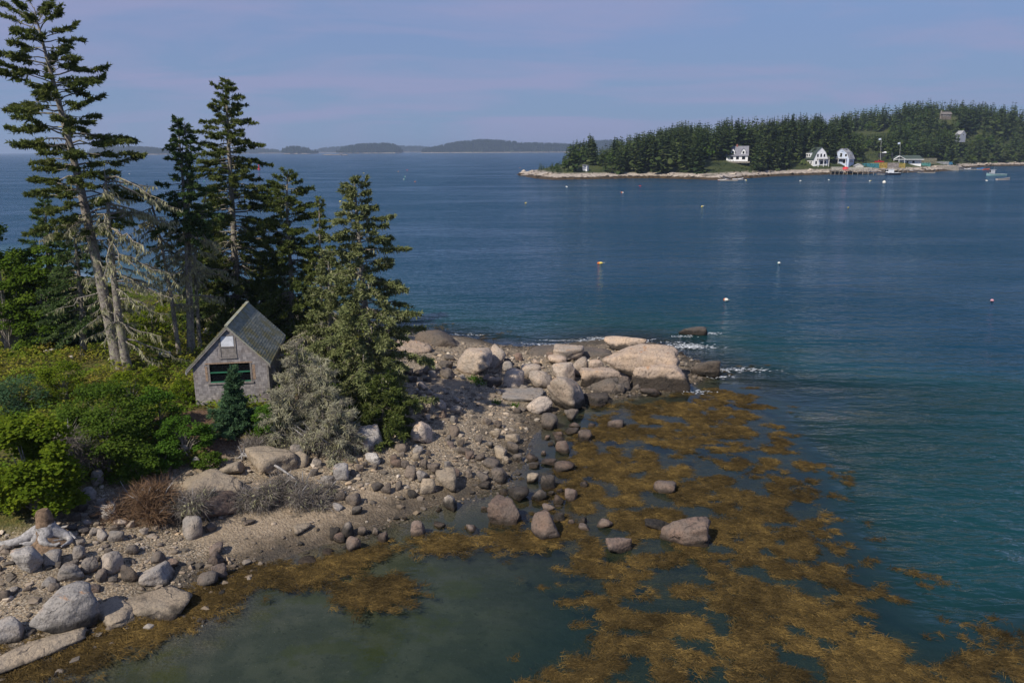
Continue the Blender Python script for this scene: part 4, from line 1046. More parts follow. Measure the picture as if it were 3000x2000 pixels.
spruce('sawn-off dead trunk smothered in pale lichen beside the shed wall', [(905, 1110), (900, 1040), (895, 962)], .17, (.3, .9), [(0, .5), (1, .3)], 0, foliage=0, dead=(.25, .98, 44, 2.5, 2.6), seed=61, group=GSP)
spruce('young blue-green spruce growing before the shed window', [(686, 1262), (684, 1180), (683, 1098)], .07, (.03, .998), [(0, 1.35), (.2, 1.3), (.42, .75), (.52, .45), (.75, .38), (.9, .28), (1, .18)], 110, mat=M_SPRB, foliage=2.6, seed=67, group=GSP, el=(.75, .12), droop=.1, u0=.1, blade=(.13, .06), twig=13, name='young_spruce')
GF = 'forest at the left edge'
spruce('dark spruce with bare foot behind the meadow', [(245, 1040), (240, 900), (226, 760), (215, 640)], .20, (.22, .997), [(.2, 2.4), (.5, 2.3), (1, .3)], 70, mat=M_SPRD, foliage=1.1, lichen=.5, seed=71, group=GF)
spruce('dark conical spruce poking above the leafy trees', [(150, 1005), (142, 800), (132, 590)], .20, (.05, .997), [(0, 2.9), (.5, 2.4), (1, .3)], 90, mat=M_SPRD, foliage=1.15, lichen=.3, seed=73, group=GF)
spruce('low bluish spruce spreading at the meadow edge', [(180, 1022), (178, 930), (176, 862)], .12, (.03, .997), [(0, 2.2), (.5, 1.6), (1, .3)], 60, mat=M_SPRB, foliage=1.5, seed=79, group=GF, el=(.3, 0))
spruce('low dark spruce behind the twin slim spruces', [(615, 965), (606, 820), (600, 700)], .16, (.03, .997), [(0, 2.6), (.5, 2.2), (1, .4)], 78, mat=M_SPRD, foliage=1.15, lichen=.4, seed=89, group=GF)
spruce('dark spruce low behind the right end of the shed', [(775, 968), (770, 860), (765, 770)], .14, (.03, .997), [(0, 2.4), (.6, 1.7), (1, .3)], 60, mat=M_SPRD, foliage=1.1, lichen=.4, seed=101, group=GF)

def bush(label, bb, mat, nleaf, leaf=(.12, .09), seed=1, depth=.8, ncl=40, name='bush', cat='bush', group=None, stem=M_BARK, lift=0.0, flat=.45, crad=.32):
    x0, y0, x1, y1 = bb
    rng = np.random.default_rng(seed)
    b = gnd((x0 + x1) / 2, y1)
    _, _, D = proj(b)
    w = (x1 - x0) * D / F; h = (y1 - y0) * D / F
    a = math.atan2(CAM_H - b[2], b[1])
    d = min(w * depth, 5.0)
    h = max(h - d * math.sin(a) * .45, h * .55)
    ctr = np.array([b[0], b[1] + d * .35, float(hN(b[0], b[1] + d * .35))])
    root = thing(name, label, cat, ctr, 0, group)
    q = rng.normal(size=(ncl, 3)); q /= np.linalg.norm(q, axis=1)[:, None]
    q[:, 2] = rng.uniform(-.85, 1.0, ncl); qh = np.hypot(q[:, 0], q[:, 1]) + 1e-6; q[:, :2] *= (np.sqrt(np.clip(1 - q[:, 2] ** 2 * (q[:, 2] > 0), .05, 1)) / qh)[:, None]
    rr = rng.uniform(.55, .92, ncl)[:, None]
    cc = q * rr * np.array([w / 2, d / 2, h * .55]) + np.array([0, 0, h * .42])
    cr = crad * min(w, h) * rng.uniform(.5, 1.0, ncl)
    n = nleaf
    ci = rng.choice(ncl, n, p=cr ** 2 / (cr ** 2).sum())
    v = rng.normal(size=(n, 3)); v /= np.linalg.norm(v, axis=1)[:, None]
    v[:, 2] = np.where(v[:, 2] < -.2, -v[:, 2] * .6, v[:, 2])
    P = cc[ci] + v * (cr[ci] * rng.uniform(.55, 1.05, n))[:, None] * np.array([1, 1, .75])
    P[:, 2] = np.maximum(P[:, 2], .02 + rng.uniform(0, .2, n))
    az = rng.uniform(0, 6.28, n)
    Dv = np.stack([np.cos(az), np.sin(az), rng.uniform(-.5, .3, n)], -1) + v * .4
    side = v * .7 + np.array([0, 0, .8]) + rng.normal(size=(n, 3)) * .45
    mb = MB()
    mb.kites(P, Dv, leaf[0] * rng.uniform(.6, 1.3, n), leaf[1] * rng.uniform(.7, 1.2, n), rng, rnd=rng.random(ncl)[ci] * .45 + rng.random(n) * .55, side=side)
    st = MB()
    for i in range(0, ncl, 3):
        e = cc[i] * np.array([.75, .75, .85]); st.tube(np.array([[rng.normal() * .1, rng.normal() * .1, -.1], e * np.array([.4, .4, .55]), e]), [.035 * h / 2 + .01, .02 * h / 2 + .008, .008], 4, cap=False)
    st.build('stem', stem, root); mb.build('crown', mat, root)
    return root
GBU = 'bushes on the grassy bank'
bush('yellow-green maple bush overhanging the shore at the picture edge', (-60, 1150, 195, 1520), M_MAPLE, 15000, (.17, .14), 201, .7, 60, group=GBU, crad=.22)
bush('small maple lobe leaning out over the driftwood stump', (60, 1380, 205, 1500), M_MAPLE, 4200, (.16, .13), 202, .7, 24, group=GBU)
bush('large dark green shrub in the middle of the bank', (150, 1085, 430, 1330), M_SHRUB, 9000, (.12, .09), 203, .6, 60, group=GBU, crad=.22)
bush('leafy green shrub lower on the bank above the gully', (290, 1270, 470, 1425), M_SHRUB, 6000, (.11, .09), 205, .7, 40, group=GBU, crad=.24)
bush('bright green fern-like thicket left of the bare path', (455, 1215, 612, 1350), M_FERN, 6000, (.10, .07), 207, .7, 60, group=GBU, crad=.2)
bush('green shrub between meadow and dark shrub', (300, 1075, 440, 1200), M_MAPLE, 4200, (.10, .08), 209, .8, 40, group=GBU, crad=.22)
bush('dark evergreen shrub at the picture edge above the maple bush', (-40, 1090, 110, 1220), M_SPRB, 6000, (.12, .05), 211, .8, 30, group=GBU)
bush('low green shrub right of the young spruce', (735, 1190, 830, 1310), M_FERN, 4200, (.10, .07), 213, .8, 40, group=GBU, crad=.22)
bush('small shrub on the bank lip above the tan ledge', (545, 1320, 660, 1385), M_SHRUB, 2400, (.10, .07), 215, .7, 24, group=GBU, crad=.26)
bush('leafy shrub at the left wall of the shed', (500, 1090, 575, 1185), M_MAPLE, 2600, (.09, .07), 217, .8, 26, group=GBU, crad=.25)
bush('yellowish shrub in the shade between the dead trunks', (375, 885, 500, 990), M_MAPLE, 4000, (.13, .10), 219, .7, 30, group=GBU, crad=.24)
bush('mid-green shrub filling the hollow below the dark shrub', (215, 1190, 390, 1400), M_SHRUB, 7000, (.12, .09), 231, .6, 50, group=GBU, crad=.24)
bush('light green shrub right of the dark shrub in the meadow', (385, 1120, 520, 1265), M_FERN, 5000, (.11, .08), 233, .7, 44, group=GBU, crad=.22)
bush('yellowing shrub at the upper left of the dark shrub', (100, 1050, 245, 1180), M_MAPLE, 5000, (.10, .08), 235, .7, 44, group=GBU, crad=.22)
bush('round green shrub above the brush piles', (400, 1285, 525, 1400), M_FERN, 4200, (.10, .08), 237, .7, 36, group=GBU, crad=.24)
bush('small yellow-green shrub beside the twin trunks of the leaning spruce', (395, 1070, 480, 1130), M_MAPLE, 2400, (.09, .07), 239, .7, 24, group=GBU, crad=.24)
bush('broad leafy tree filling the left edge of the forest', (-110, 585, 110, 1040), M_BIRCH, 17000, (.20, .16), 221, .7, 70, name='leafy_tree', cat='tree', group=GF, crad=.17)
bush('second leafy tree of lighter green beside the dark spruces', (20, 680, 190, 1038), M_BIRCH, 11000, (.18, .15), 223, .7, 60, name='leafy_tree', cat='tree', group=GF, crad=.18)
# ground cover
rng = np.random.default_rng(301)
n = 420000
x = rng.uniform(-62, 0, n); y = rng.uniform(30, 105, n)
w_ = (gsample(VEG, x, y) > .5) & (np.abs(x / (y + .1)) < .80) & (rng.random(n) < np.clip(42.0 / y, .15, 1) ** 1.5 * 1.0)
w_ &= gsample(SOIL, x, y) < rng.random(n) * .9
w_ &= vnoise(x * .9, y * .9, seed=44) > .18
lx, ly = x - SB[0], y - SB[1]; ca, sa = math.cos(math.radians(9)), math.sin(math.radians(9))
ux, uy = lx * ca + ly * sa, -lx * sa + ly * ca
w_ &= ~((np.abs(ux) < hw + .1) & (uy > -.1) & (uy < LN + .1))
x, y = x[w_], y[w_]; n = len(x)
md = np.clip(fbm(x * .55, y * .55, seed=61, octv=3) * 2 + .45, 0.02, 1)
P = np.stack([x, y, hN(x, y) + rng.random(n) ** .6 * md * .95], -1)
az = rng.uniform(0, 6.28, n)
Dv = np.stack([np.cos(az), np.sin(az), rng.uniform(-.3, .7, n)], -1)
mb = MB()
mb.kites(P, Dv, rng.uniform(.12, .28, n), rng.uniform(.07, .14, n), rng, rnd=np.clip(.02 + .62 * vnoise(x * .22, y * .22, seed=77) * rng.uniform(.5, 1.5, n) + .10 * (1 - md), 0, 1), side=np.array([0, 0, 1.0]) + rng.normal(size=(n, 3)) * .5)
tag(mb.build('ground_cover', M_COVER), 'low green and yellow undergrowth covering the island bank', 'undergrowth', None, 'stuff')

# dead brush
def brush(label, bb, mat, n, seed, ln=(.35, 1.0), wd=.016, updir=.5, lich=0, depth=.8, name='brush_pile', group='dead brush along the bank', spread=1.0, centers=6, down=False):
    x0, y0, x1, y1 = bb
    rng = np.random.default_rng(seed)
    b = gnd((x0 + x1) / 2, y1)
    _, _, D = proj(b)
    w = (x1 - x0) * D / F; h = (y1 - y0) * D / F * .85; d = min(w * depth, 3)
    ctr = np.array([b[0], b[1] + d * .4, float(hN(b[0], b[1] + d * .4))])
    root = thing(name, label, 'brush', ctr, 0, group)
    cs = np.stack([rng.uniform(-.42, .42, centers) * w, rng.uniform(-.42, .42, centers) * d, rng.uniform(.02, .62, centers) * h * (1 - .5 * np.linspace(0, 1, centers))], -1)
    ci = rng.integers(0, centers, n)
    v = rng.normal(size=(n, 3)); v /= np.linalg.norm(v, axis=1)[:, None]; v[:, 2] = np.abs(v[:, 2]) * .7 + updir * .4 * rng.random(n)
    if down: v[:, 2] = np.where(rng.random(n) < .6, -v[:, 2] * .6, v[:, 2])
    rad = np.array([w * .24, d * .28, h * .38]) * spread
    P = cs[ci] + v * rad * (rng.random(n) ** .5)[:, None]
    sc = rng.random(centers) * .4
    mb = MB()
    L_ = rng.uniform(*ln, n)
    dr = v * .7 + rng.normal(size=(n, 3)) * .6
    dr /= np.linalg.norm(dr, axis=1)[:, None]
    P[:, 2] = np.maximum(P[:, 2], .03)
    rr = sc[ci] + rng.random(n) * .6
    mb.kites(P, dr, L_ * .55, wd * 1.2, rng, rnd=rr, mid=.5)
    d2 = dr + rng.normal(size=(n, 3)) * .35 + np.array([0, 0, -.3])
    mb.kites(P + dr * (L_ * .45)[:, None], d2, L_ * .6, wd, rng, rnd=rr, mid=.4)
    mb.build('twig_mass', mat, root)
    st = MB()
    for i in range(centers * 2):
        a = rng.uniform(0, 6.28); c0 = cs[i % centers]
        e = c0 + np.array([math.cos(a) * w * .3, math.sin(a) * d * .3, rng.uniform(.1, .5) * h])
        st.tube(np.array([c0 * np.array([.6, .6, .1]), (c0 + e) / 2, e]), [.03, .022, .008], 4, cap=False)
    st.build('stem', M_DRIFT, root)
    if lich:
        lm = MB(); k = rng.integers(0, n, lich)
        lm.kites(P[k] + dr[k] * .2, np.tile([0, 0, -1.0], (lich, 1)) + rng.normal(size=(lich, 3)) * .7, rng.uniform(.1, .3, lich), rng.uniform(.03, .07, lich), rng, mid=.35)
        lm.build('lichen', M_LICH, root, stuff=True)
    return root
brush('russet-brown pile of dead spruce branches below the green shrub', (318, 1395, 480, 1540), M_TWIGB, 5200, 401, (.3, .95), .016, centers=12, spread=.65)
brush('grey brush pile tufted with lichen next to the russet pile', (455, 1425, 600, 1545), M_TWIGG, 3600, 403, (.3, .8), .016, lich=1500, centers=12, spread=.65)
brush('grey dead spruce tops under the fallen trunk', (690, 1395, 830, 1500), M_TWIGG, 4200, 405, (.3, .8), .015, lich=900, centers=12, down=True, spread=.6)
brush('bristly grey dead bough at the end of the fallen trunk', (830, 1390, 960, 1500), M_TWIGG, 3600, 407, (.3, .8), .015, lich=400, centers=10, down=True, spread=.6)
for (pl_, lb_, sd_, ll_) in [([(880, 1235), (875, 1120), (868, 1005)], 'tallest dead bough clump draped in lichen right of the shed', 409, 1.7), ([(950, 1285), (945, 1190), (940, 1070)], 'dead lichened bough clump leaning toward the broad spruce', 417, 1.9), ([(835, 1300), (832, 1235), (826, 1150)], 'lower dead bough clump nearest the shed corner', 419, 1.5), ([(985, 1330), (985, 1270), (990, 1190)], 'dead bough clump at the whitish boulder', 421, 1.5)]:
    spruce(lb_, pl_, .07, (.05, .99), [(0, ll_), (.5, ll_ * .85), (1, .4)], 46, mat=M_DEADL, foliage=1.15, lichen=3.5, seed=sd_, group='dead brush along the bank', el=(.3, -.1), droop=.75, blade=(.24, .030), twig=11, u0=.1, name='dead_bough_clump')
brush('grey dead boughs spilling onto the cobbles below the heap', (815, 1215, 1045, 1345), M_TWIGG, 6000, 411, (.25, .8), .015, lich=5500, centers=22, down=True, spread=.5)
brush('silver-grey dead juniper beside the maple bush', (150, 1200, 262, 1400), M_TWIGG, 3600, 413, (.3, .9), .016, lich=200, centers=6)
brush('scrappy dead twigs on the bank lip below the young spruce', (640, 1290, 760, 1350), M_TWIGG, 1500, 415, (.25, .7), .014, centers=5)
# fallen trunk
p0 = gnd(712, 1345) + np.array([0, 0, .25]); p1 = gnd(868, 1425) + np.array([0, 0, .35])
lg = thing('fallen_trunk', 'silver-grey fallen trunk lying down the bank across the rock face', 'log', p0)
T = smooth_line([p0 - p0, (p1 - p0) * .35 + np.array([0, 0, .25]), (p1 - p0) * .7 + np.array([0, 0, .22]), p1 - p0], 12)
MB().tube(T, np.linspace(.11, .035, 12), 7).build('trunk', M_DRIFT, lg, True)
rt = MB(); rng = np.random.default_rng(9)
for i in range(9):
    a = rng.normal(size=3); a /= np.linalg.norm(a); rt.tube(np.array([[0, 0, 0], a * .25, a * rng.uniform(.35, .6) + np.array([-.1, .1, .05])]), [.05, .03, .008], 5)
rt.build('root', M_DRIFT, lg)
# pink rope washed up by the trunk, grass on the cobbles
M_ROPE = m_plain('pink_rope', (0.48, 0.13, 0.12), .8, .15, 9)
for pts_, lb_ in (([(732, 1352), (742, 1362), (752, 1372), (758, 1380)], 'faded pink rope lying beside the fallen trunk'), ([(802, 1478), (815, 1476), (828, 1468), (834, 1458), (826, 1450), (812, 1444)], 'faded pink rope loop on the sand under the dead bough')):
    q_ = np.array([gnd(*p_) + np.array([0, 0, .10]) for p_ in pts_]); o = MB().tube(smooth_line(q_ - q_[0], 14), .03, 6).build('rope', M_ROPE, None, True, q_[0]); tag(o, lb_, 'rope')
for (px_, py_, lb_) in ((1390, 1112, 'green grass tuft behind the orange-crowned boulder cobbles'), (1402, 1124, 'lower green grass tuft beside the first one'), (1452, 1183, 'tiny green tuft left of the flat bedrock slab'), (1505, 1190, 'tiny green tuft in front of the flat bedrock slab')):
    p_ = gnd(px_, py_); rg = np.random.default_rng(px_); n_ = 160 if py_ < 1130 else 60
    q_ = rg.normal(size=(n_, 3)) * np.array([.28, .28, .03]) * (1 if n_ > 100 else .5)
    mb = MB(); mb.blades(q_, np.stack([rg.normal(size=n_) * .5, rg.normal(size=n_) * .5, np.ones(n_)], -1), rg.uniform(.15, .4, n_), .05, rg)
    tag(mb.build('grass_tuft', M_FERN, None, False, p_), lb_, 'grass tuft', 'grass tufts on the cobbles')
# driftwood stump
sp_ = gnd(140, 1590)
sp_[2] = float(hN(sp_[0], sp_[1]))
stp = thing('driftwood_stump', 'bleached driftwood stump with brown heartwood and flaring roots', 'stump', sp_)
MB().tube(smooth_line([[0, 0, -.1], [-.02, 0, .4], [.0, .05, .8], [-.06, .05, 1.25]], 9), np.array([.95, .70, .52, .43, .38, .35, .33, .31, .22]) * .92, 10).build('trunk', m_plain('rotting_heartwood', (0.17, 0.115, 0.075), .95, .5, 9, .8, .04), stp, True)
rng = np.random.default_rng(12)
for i, (a, l, r0_) in enumerate([(3.25, 2.2, .24), (3.7, .9, .22), (4.6, .5, .26), (5.6, .8, .32), (5.95, 1.3, .26), (0.15, 1.0, .30), (2.7, 1.2, .2)]):
    u = np.linspace(0, 1, 10)
    b1, b2 = rng.normal() * .7, rng.normal() * .5
    aa = a + b1 * u ** 2 + b2 * np.sin(u * 4)
    P = np.stack([np.cos(aa) * (.1 + l * u), np.sin(aa) * (.1 + l * u) * .8, .50 * (1 - u) ** 2.4 + .04 + .16 * np.abs(np.sin(u * 4 + i)) * u], -1)
    MB().tube(P, r0_ * (1 - u) ** 1.2 + .025 + .03 * np.sin(u * 9 + i) ** 2, 8).build('root', M_DRIFT, stp, True)
o = rock((30, 1005, 62, 1030), 'd', k=7, label='dark rotting root mass at the forest edge', name='root_mass', cat='stump')

# ------------------------------------------------------------------ rockweed
M_WEED = m_leaf('rockweed', [(0, (0.018, 0.014, 0.008)), (0.3, (0.052, 0.038, 0.018)), (0.65, (0.125, 0.085, 0.033)), (1.0, (0.28, 0.185, 0.060))], 0.2)
def weed_spots():
    rng = np.random.default_rng(501)
    P = np.array(WPOLY); lo, hi = P.min(0), P.max(0)
    n = 46000
    x = rng.uniform(lo[0], hi[0], n); y = rng.uniform(lo[1], hi[1], n)
    d = polydist(WPOLY, x, y)
    nz_ = (fbm(x * .30, y * .5, seed=71, octv=2) * .8 + fbm(x * 1.1, y * 1.7, seed=72, octv=3) * 1.5) + .5
    dens = sstep(-1.0, 2.5, d) * .9
    gap = nz_ > (.74 - .58 * sstep(-1.0, 2.2, d))
    k = gap & (d > -1.4) & (rng.random(n) < (.20 + .8 * dens) * np.clip((nz_ - .12) * 3.0, .22, 1))
    x, y = x[k], y[k]
    z = np.minimum((vnoise(x * 1.3, y * 1.3, seed=83) - .40) * .35, .02) + rng.uniform(-.03, .015, len(x))
    s = np.ones(len(x))
    # fringe along the beach and clumps in the pool
    ex = []
    for (px, py, r, n2) in [(40, 1975, 1.0, 60), (150, 1950, 1.1, 80), (260, 1915, 1.0, 70), (330, 1880, .9, 60), (400, 1850, .8, 70), (470, 1830, .8, 90), (540, 1800, .8, 90), (600, 1765, .9, 100), (650, 1735, .8, 70), (700, 1700, .9, 60), (780, 1680, .9, 50), (850, 1690, 1.0, 90), (920, 1690, 1.0, 100),
                           (960, 1660, .8, 70), (1010, 1640, .8, 70), (1060, 1625, .7, 50), (1110, 1610, .6, 30), (1090, 1735, 1.1, 230), (1060, 1750, .9, 120), (1130, 1720, .8, 110), (1290, 1585, 1.0, 90), (1340, 1590, .8, 60), (1260, 1600, .6, 40), (1480, 1580, 1.1, 100), (1540, 1590, .9, 70),
                           (2450, 1395, .7, 18), (2435, 1455, .4, 8), (2670, 1680, .5, 9), (2720, 1690, .7, 10), (2870, 1840, .8, 16), (2950, 1880, 1.2, 60), (2560, 1740, .5, 8), (1130, 980, 2.0, 30), (1250, 960, 2.0, 26), (1450, 985, 1.6, 18), (2120, 1090, 1.2, 14), (2200, 1075, 1.2, 8)]:
        p = at(px, py)
        q = rng.normal(size=(n2, 2)) * r * .5
        ex.append(np.stack([p[0] + q[:, 0] * 1.2, p[1] + q[:, 1]], -1))
    ex = np.vstack(ex)
    hz_ = hN(ex[:, 0], ex[:, 1])
    return np.concatenate([x, ex[:, 0]]), np.concatenate([y, ex[:, 1]]), np.concatenate([z, np.maximum(hz_ + .05, rng.uniform(-.01, .03, len(ex)))])
wx, wy, wz = weed_spots()
rng = np.random.default_rng(503)
nt_ = len(wx); nf = 26
flow = 0.9 * (fbm(wx * .12, wy * .12, seed=81, octv=2) * 4) - .35 + rng.normal(size=nt_) * .5
a = flow[:, None] + rng.normal(size=(nt_, nf)) * .75
ln = rng.uniform(.10, .36, (nt_, nf))
P = np.stack([np.repeat(wx[:, None], nf, 1), np.repeat(wy[:, None], nf, 1), np.repeat(wz[:, None], nf, 1)], -1) + rng.normal(size=(nt_, nf, 3)) * np.array([.10, .10, .010])
D_ = np.stack([np.cos(a), np.sin(a), rng.normal(size=a.shape) * .025], -1)
tone = (rng.random(nt_) ** 1.3 * .70 + .22 * sstep(.3, .7, vnoise(wx * .5, wy * .5, seed=91)))[:, None] + rng.random((nt_, nf)) * .28
mb = MB(); n = nt_ * nf
mb.blades(P.reshape(-1, 3), D_.reshape(-1, 3), ln.ravel(), rng.uniform(.014, .036, n), rng, rnd=tone.ravel(), side=np.array([0, 0, 1.0]) + rng.normal(size=(n, 3)) * .25)
tag(mb.build('rockweed', M_WEED), 'golden-brown rockweed floating in the shallows', 'seaweed', None, 'stuff')
print('weed tufts', nt_)

# ------------------------------------------------------------------ the peninsula across the water
SH_PX = [(1512, 511), (1560, 523), (1620, 528), (1700, 526), (1800, 524), (1900, 523), (2000, 525), (2080, 528), (2160, 527), (2250, 518), (2330, 515), (2420, 512), (2500, 512), (2560, 509), (2650, 506), (2740, 504), (2800, 499), (2850, 491), (2920, 487), (3000, 486), (3150, 482)]
PEN = [tuple(at(*p)[:2]) for p in SH_PX] + [(900, 900), (900, 1300), (420, 1150), (200, 900), (110, 720), (30, 540)]
PS = 4.0
pgx = np.arange(-40, 760, PS); pgy = np.arange(370, 1180, PS)
PX_, PY_ = np.meshgrid(pgx, pgy)
PD = polydist(PEN, PX_, PY_) + fbm(PX_ * .05, PY_ * .05, seed=3) * 8
def pen_h(x, y, d):
    base = np.where(d > 0, 2.3 * sstep(0, 7, d) + 4.2 * sstep(6, 34, d), np.maximum(d * .25, -3))
    hill = 40 * np.exp(-(((x - 430) / 150) ** 2 + ((y - 800) / 130) ** 2)) + 15 * np.exp(-(((x - 170) / 90) ** 2 + ((y - 560) / 80) ** 2))
    return base + hill * sstep(8, 60, d) + fbm(x * .04, y * .04, seed=13) * 3 * sstep(5, 30, d)
PH = pen_h(PX_, PY_, PD)
PH += fbm(PX_ * .25, PY_ * .25, seed=17) * 1.2 * sstep(0, 3, PD)
def psample(A, x, y):
    x = np.asarray(x, float); y = np.asarray(y, float)
    u = np.clip((x - pgx[0]) / PS, 0, len(pgx) - 1.001); v = np.clip((y - pgy[0]) / PS, 0, len(pgy) - 1.001)
    i = u.astype(int); j = v.astype(int); fu = u - i; fv = v - j
    return A[j, i] * (1 - fu) * (1 - fv) + A[j, i + 1] * fu * (1 - fv) + A[j + 1, i] * (1 - fu) * fv + A[j + 1, i + 1] * fu * fv
def hP(x, y): return psample(PH, x, y)
def pgnd(px, py): return march(px, py, hP, 380, 1100, .5)
def shore_mat(name, grass=((0.030, 0.044, 0.013), (0.070, 0.080, 0.026)), z0=1.0, z1=2.6, s=1.0):
    m, t = new_mat(name)
    g = N(t, 'ShaderNodeNewGeometry'); pos = g.outputs['Position']
    sp = N(t, 'ShaderNodeSeparateXYZ'); L(t, pos, sp.inputs[0])
    n1 = noise(t, .09 * s, 5, .65, pos); n2 = noise(t, .5 * s, 5, .65, pos)
    z = math_(t, 'ADD', sp.outputs[2], math_(t, 'MULTIPLY', math_(t, 'SUBTRACT', n2, .5), 1.6))
    rockc = mixc(t, maprange(t, n2, .35, .65), (0.25, 0.21, 0.175), (0.50, 0.43, 0.36))
    tide = mixc(t, maprange(t, n2, .4, .6), (0.032, 0.024, 0.016), (0.085, 0.055, 0.026))
    c = mixc(t, maprange(t, z, z0 - .25, z0 + .25), tide, rockc)
    gr = mixc(t, maprange(t, n1, .35, .65), grass[0], grass[1])
    c = mixc(t, maprange(t, z, z1, z1 + .8), c, gr)
    sn = N(t, 'ShaderNodeSeparateXYZ'); L(t, g.outputs['True Normal'], sn.inputs[0])
    return principled(m, t, c, .9, n2, .8, .5, .2)
M_PEN = shore_mat('peninsula_ground', z0=1.3)
# bald rock patch on the hillside
V = np.stack([PX_, PY_, PH], -1).reshape(-1, 3)
tag(add('peninsula_ground', make_mesh('peninsula_ground', V, [grid_faces(len(pgx), len(pgy))], M_PEN, True)), 'wooded peninsula with granite shore across the water', None, None, 'structure')

# shore rocks (countless)
rng = np.random.default_rng(601)
n = 9000
x = rng.uniform(0, 560, n); y = rng.uniform(380, 760, n)
d = psample(PD, x, y)
k = (d > 2.0) & (d < 8) & (rng.random(n) < .9) & (vnoise(x * .05, y * .05, seed=5) > .25)
x, y, d = x[k], y[k], d[k]; n = len(x)
s = rng.uniform(.4, 1.9, n)
v = d0[None] * (1 + .25 * rng.normal(size=(n, len(d0), 1))) * np.stack([s * 1.3, s, s * .6], -1)[:, None]
V = (v + np.stack([x, y, hP(x, y) + s * .1], -1)[:, None]).reshape(-1, 3)
Fc = (f0[None] + (np.arange(n) * len(d0))[:, None, None]).reshape(-1, 3)
M_SHR = shore_mat('shore_granite', z0=1.5, z1=60)
tag(add('shore_rock_rubble', make_mesh('shore_rock_rubble', V, [Fc], M_SHR, False)), 'pale granite rubble lining the far shore', 'rocks', None, 'stuff')
# smooth ledges at the tip
for i, (px, py, w, d_, h, lb) in enumerate([(1570, 517, 20, 8, 1.8, 'outermost pale ledge at the tip of the far point'), (1640, 522, 24, 9, 2.2, 'second pale ledge of the far point'), (1715, 521, 26, 8, 2.4, 'rounded ledge below the little white shed on the far point'), (1770, 519, 20, 8, 2.6, 'pale ledge where the far point meets the trees')]):
    p = at(px, py)
    vv, ff = rock_shape(700 + i, 3, 6, 6)
    o = add('shore_ledge', make_mesh('shore_ledge', vv * np.array([w / 2, d_ / 2, h]), [ff], m_granite('ledge_granite', (0.42, 0.365, 0.31), (0.2, 0.17, 0.145), (0.52, 0.43, 0.35), tz=.9) if i == 0 else bpy.data.materials['ledge_granite'], True), None, (p[0], p[1] + 5, .1))
    tag(o, lb, 'rock ledge', 'ledges of the far point')

# far conifers: a few shapes shared
M_FAR = m_leaf('far_spruce', [(0, (0.014, 0.026, 0.012)), (0.4, (0.034, 0.056, 0.020)), (0.8, (0.070, 0.094, 0.030)), (1.0, (0.13, 0.14, 0.065))], .1, wr=.38, wo=.42)
M_FARL = m_leaf('far_leafy', [(0, (0.020, 0.040, 0.008)), (0.5, (0.045, 0.080, 0.014)), (1.0, (0.085, 0.120, 0.026))], .1)
def far_spruce(seed, detail=1.0):
    """unit height"""
    rng = np.random.default_rng(seed)
    mb = MB()
    nl = int(15 * detail); wid = rng.uniform(.16, .24); low = rng.uniform(.04, .22)
    mb.tube(np.array([[0, 0, -.06], [0, 0, .95]]), [.012, .003], 4, rnd=.0)
    for i in range(nl):
        s = i / (nl - 1); z = low + (1 - low) * s ** .9
        r = wid * (1 - s) ** .8 * rng.uniform(.7, 1.15) + .006
        nb = max(4, int((9 - 4 * s) * detail))
        a = np.arange(nb) * 6.28 / nb + rng.uniform(0, 6.28)
        rr = r * rng.uniform(.55, 1.2, nb)
        P = np.tile([0, 0, z], (nb, 1)) + rng.normal(size=(nb, 3)) * .006
        Dd = np.stack([np.cos(a), np.sin(a), rng.uniform(-.5, .0, nb) + .35 * s], -1)
        mb.kites(P, Dd, rr, rr * rng.uniform(.5, .9, nb) * (1 if detail >= 1 else 1.35), rng, side=np.array([0, 0, 1.0]) + rng.normal(size=(nb, 3)) * (.35 if detail >= 1 else .6), mid=.65)
        if detail >= 1: mb.kites(P - np.array([0, 0, .012]), Dd + np.array([0, 0, -.5]), rr * .8, rr * .6, rng, mid=.6)
    return mb
def far_leafy(seed):
    rng = np.random.default_rng(seed); mb = MB(); n = 130
    mb.tube(np.array([[0, 0, -.05], [0, 0, .5]]), [.03, .015], 4, rnd=0.)
    v = rng.normal(size=(n, 3)); v /= np.linalg.norm(v, axis=1)[:, None]
    cs = rng.normal(size=(9, 3)) * np.array([.16, .16, .16]) + np.array([0, 0, .58])
    ci = rng.integers(0, 9, n)
    P = cs[ci] + v * .17
    mb.kites(P, v + rng.normal(size=(n, 3)), .14, .12, rng, side=v + rng.normal(size=(n, 3)) * .3, rnd=rng.random(9)[ci] * .5 + rng.random(n) * .5)
    return mb
FS = [far_spruce(800 + i) for i in range(9)]
FSLO = [far_spruce(830 + i, .62) for i in range(7)]
FSM = [q.mesh('far_spruce_tree', M_FAR) for q in FS]
FL = [far_leafy(850 + i) for i in range(3)]
FLM = [q.mesh('far_leafy_tree', M_FARL) for q in FL]
TOP = [(1560, 500), (1590, 460), (1605, 470), (1640, 470), (1660, 425), (1690, 388), (1715, 400), (1735, 376), (1752, 430), (1775, 425), (1800, 400), (1850, 384), (1900, 378), (1950, 362), (2000, 348), (2050, 355), (2100, 350), (2140, 336), (2200, 342), (2260, 336), (2320, 324), (2400, 325), (2418, 355), (2440, 330), (2500, 316), (2560, 305), (2600, 300), (2650, 288), (2700, 290), (2760, 292), (2850, 292), (2900, 300), (2950, 296), (3000, 286), (3200, 286)]
KEEP = [(2098, 412, 2192, 476), (2345, 425, 2428, 490), (2432, 430, 2508, 486), (2555, 440, 2790, 488), (2752, 315, 2795, 345), (2808, 370, 2850, 402), (1706, 483, 1726, 502), (2535, 400, 2590, 450), (2500, 360, 2600, 390), (2640, 445, 2680, 482)]
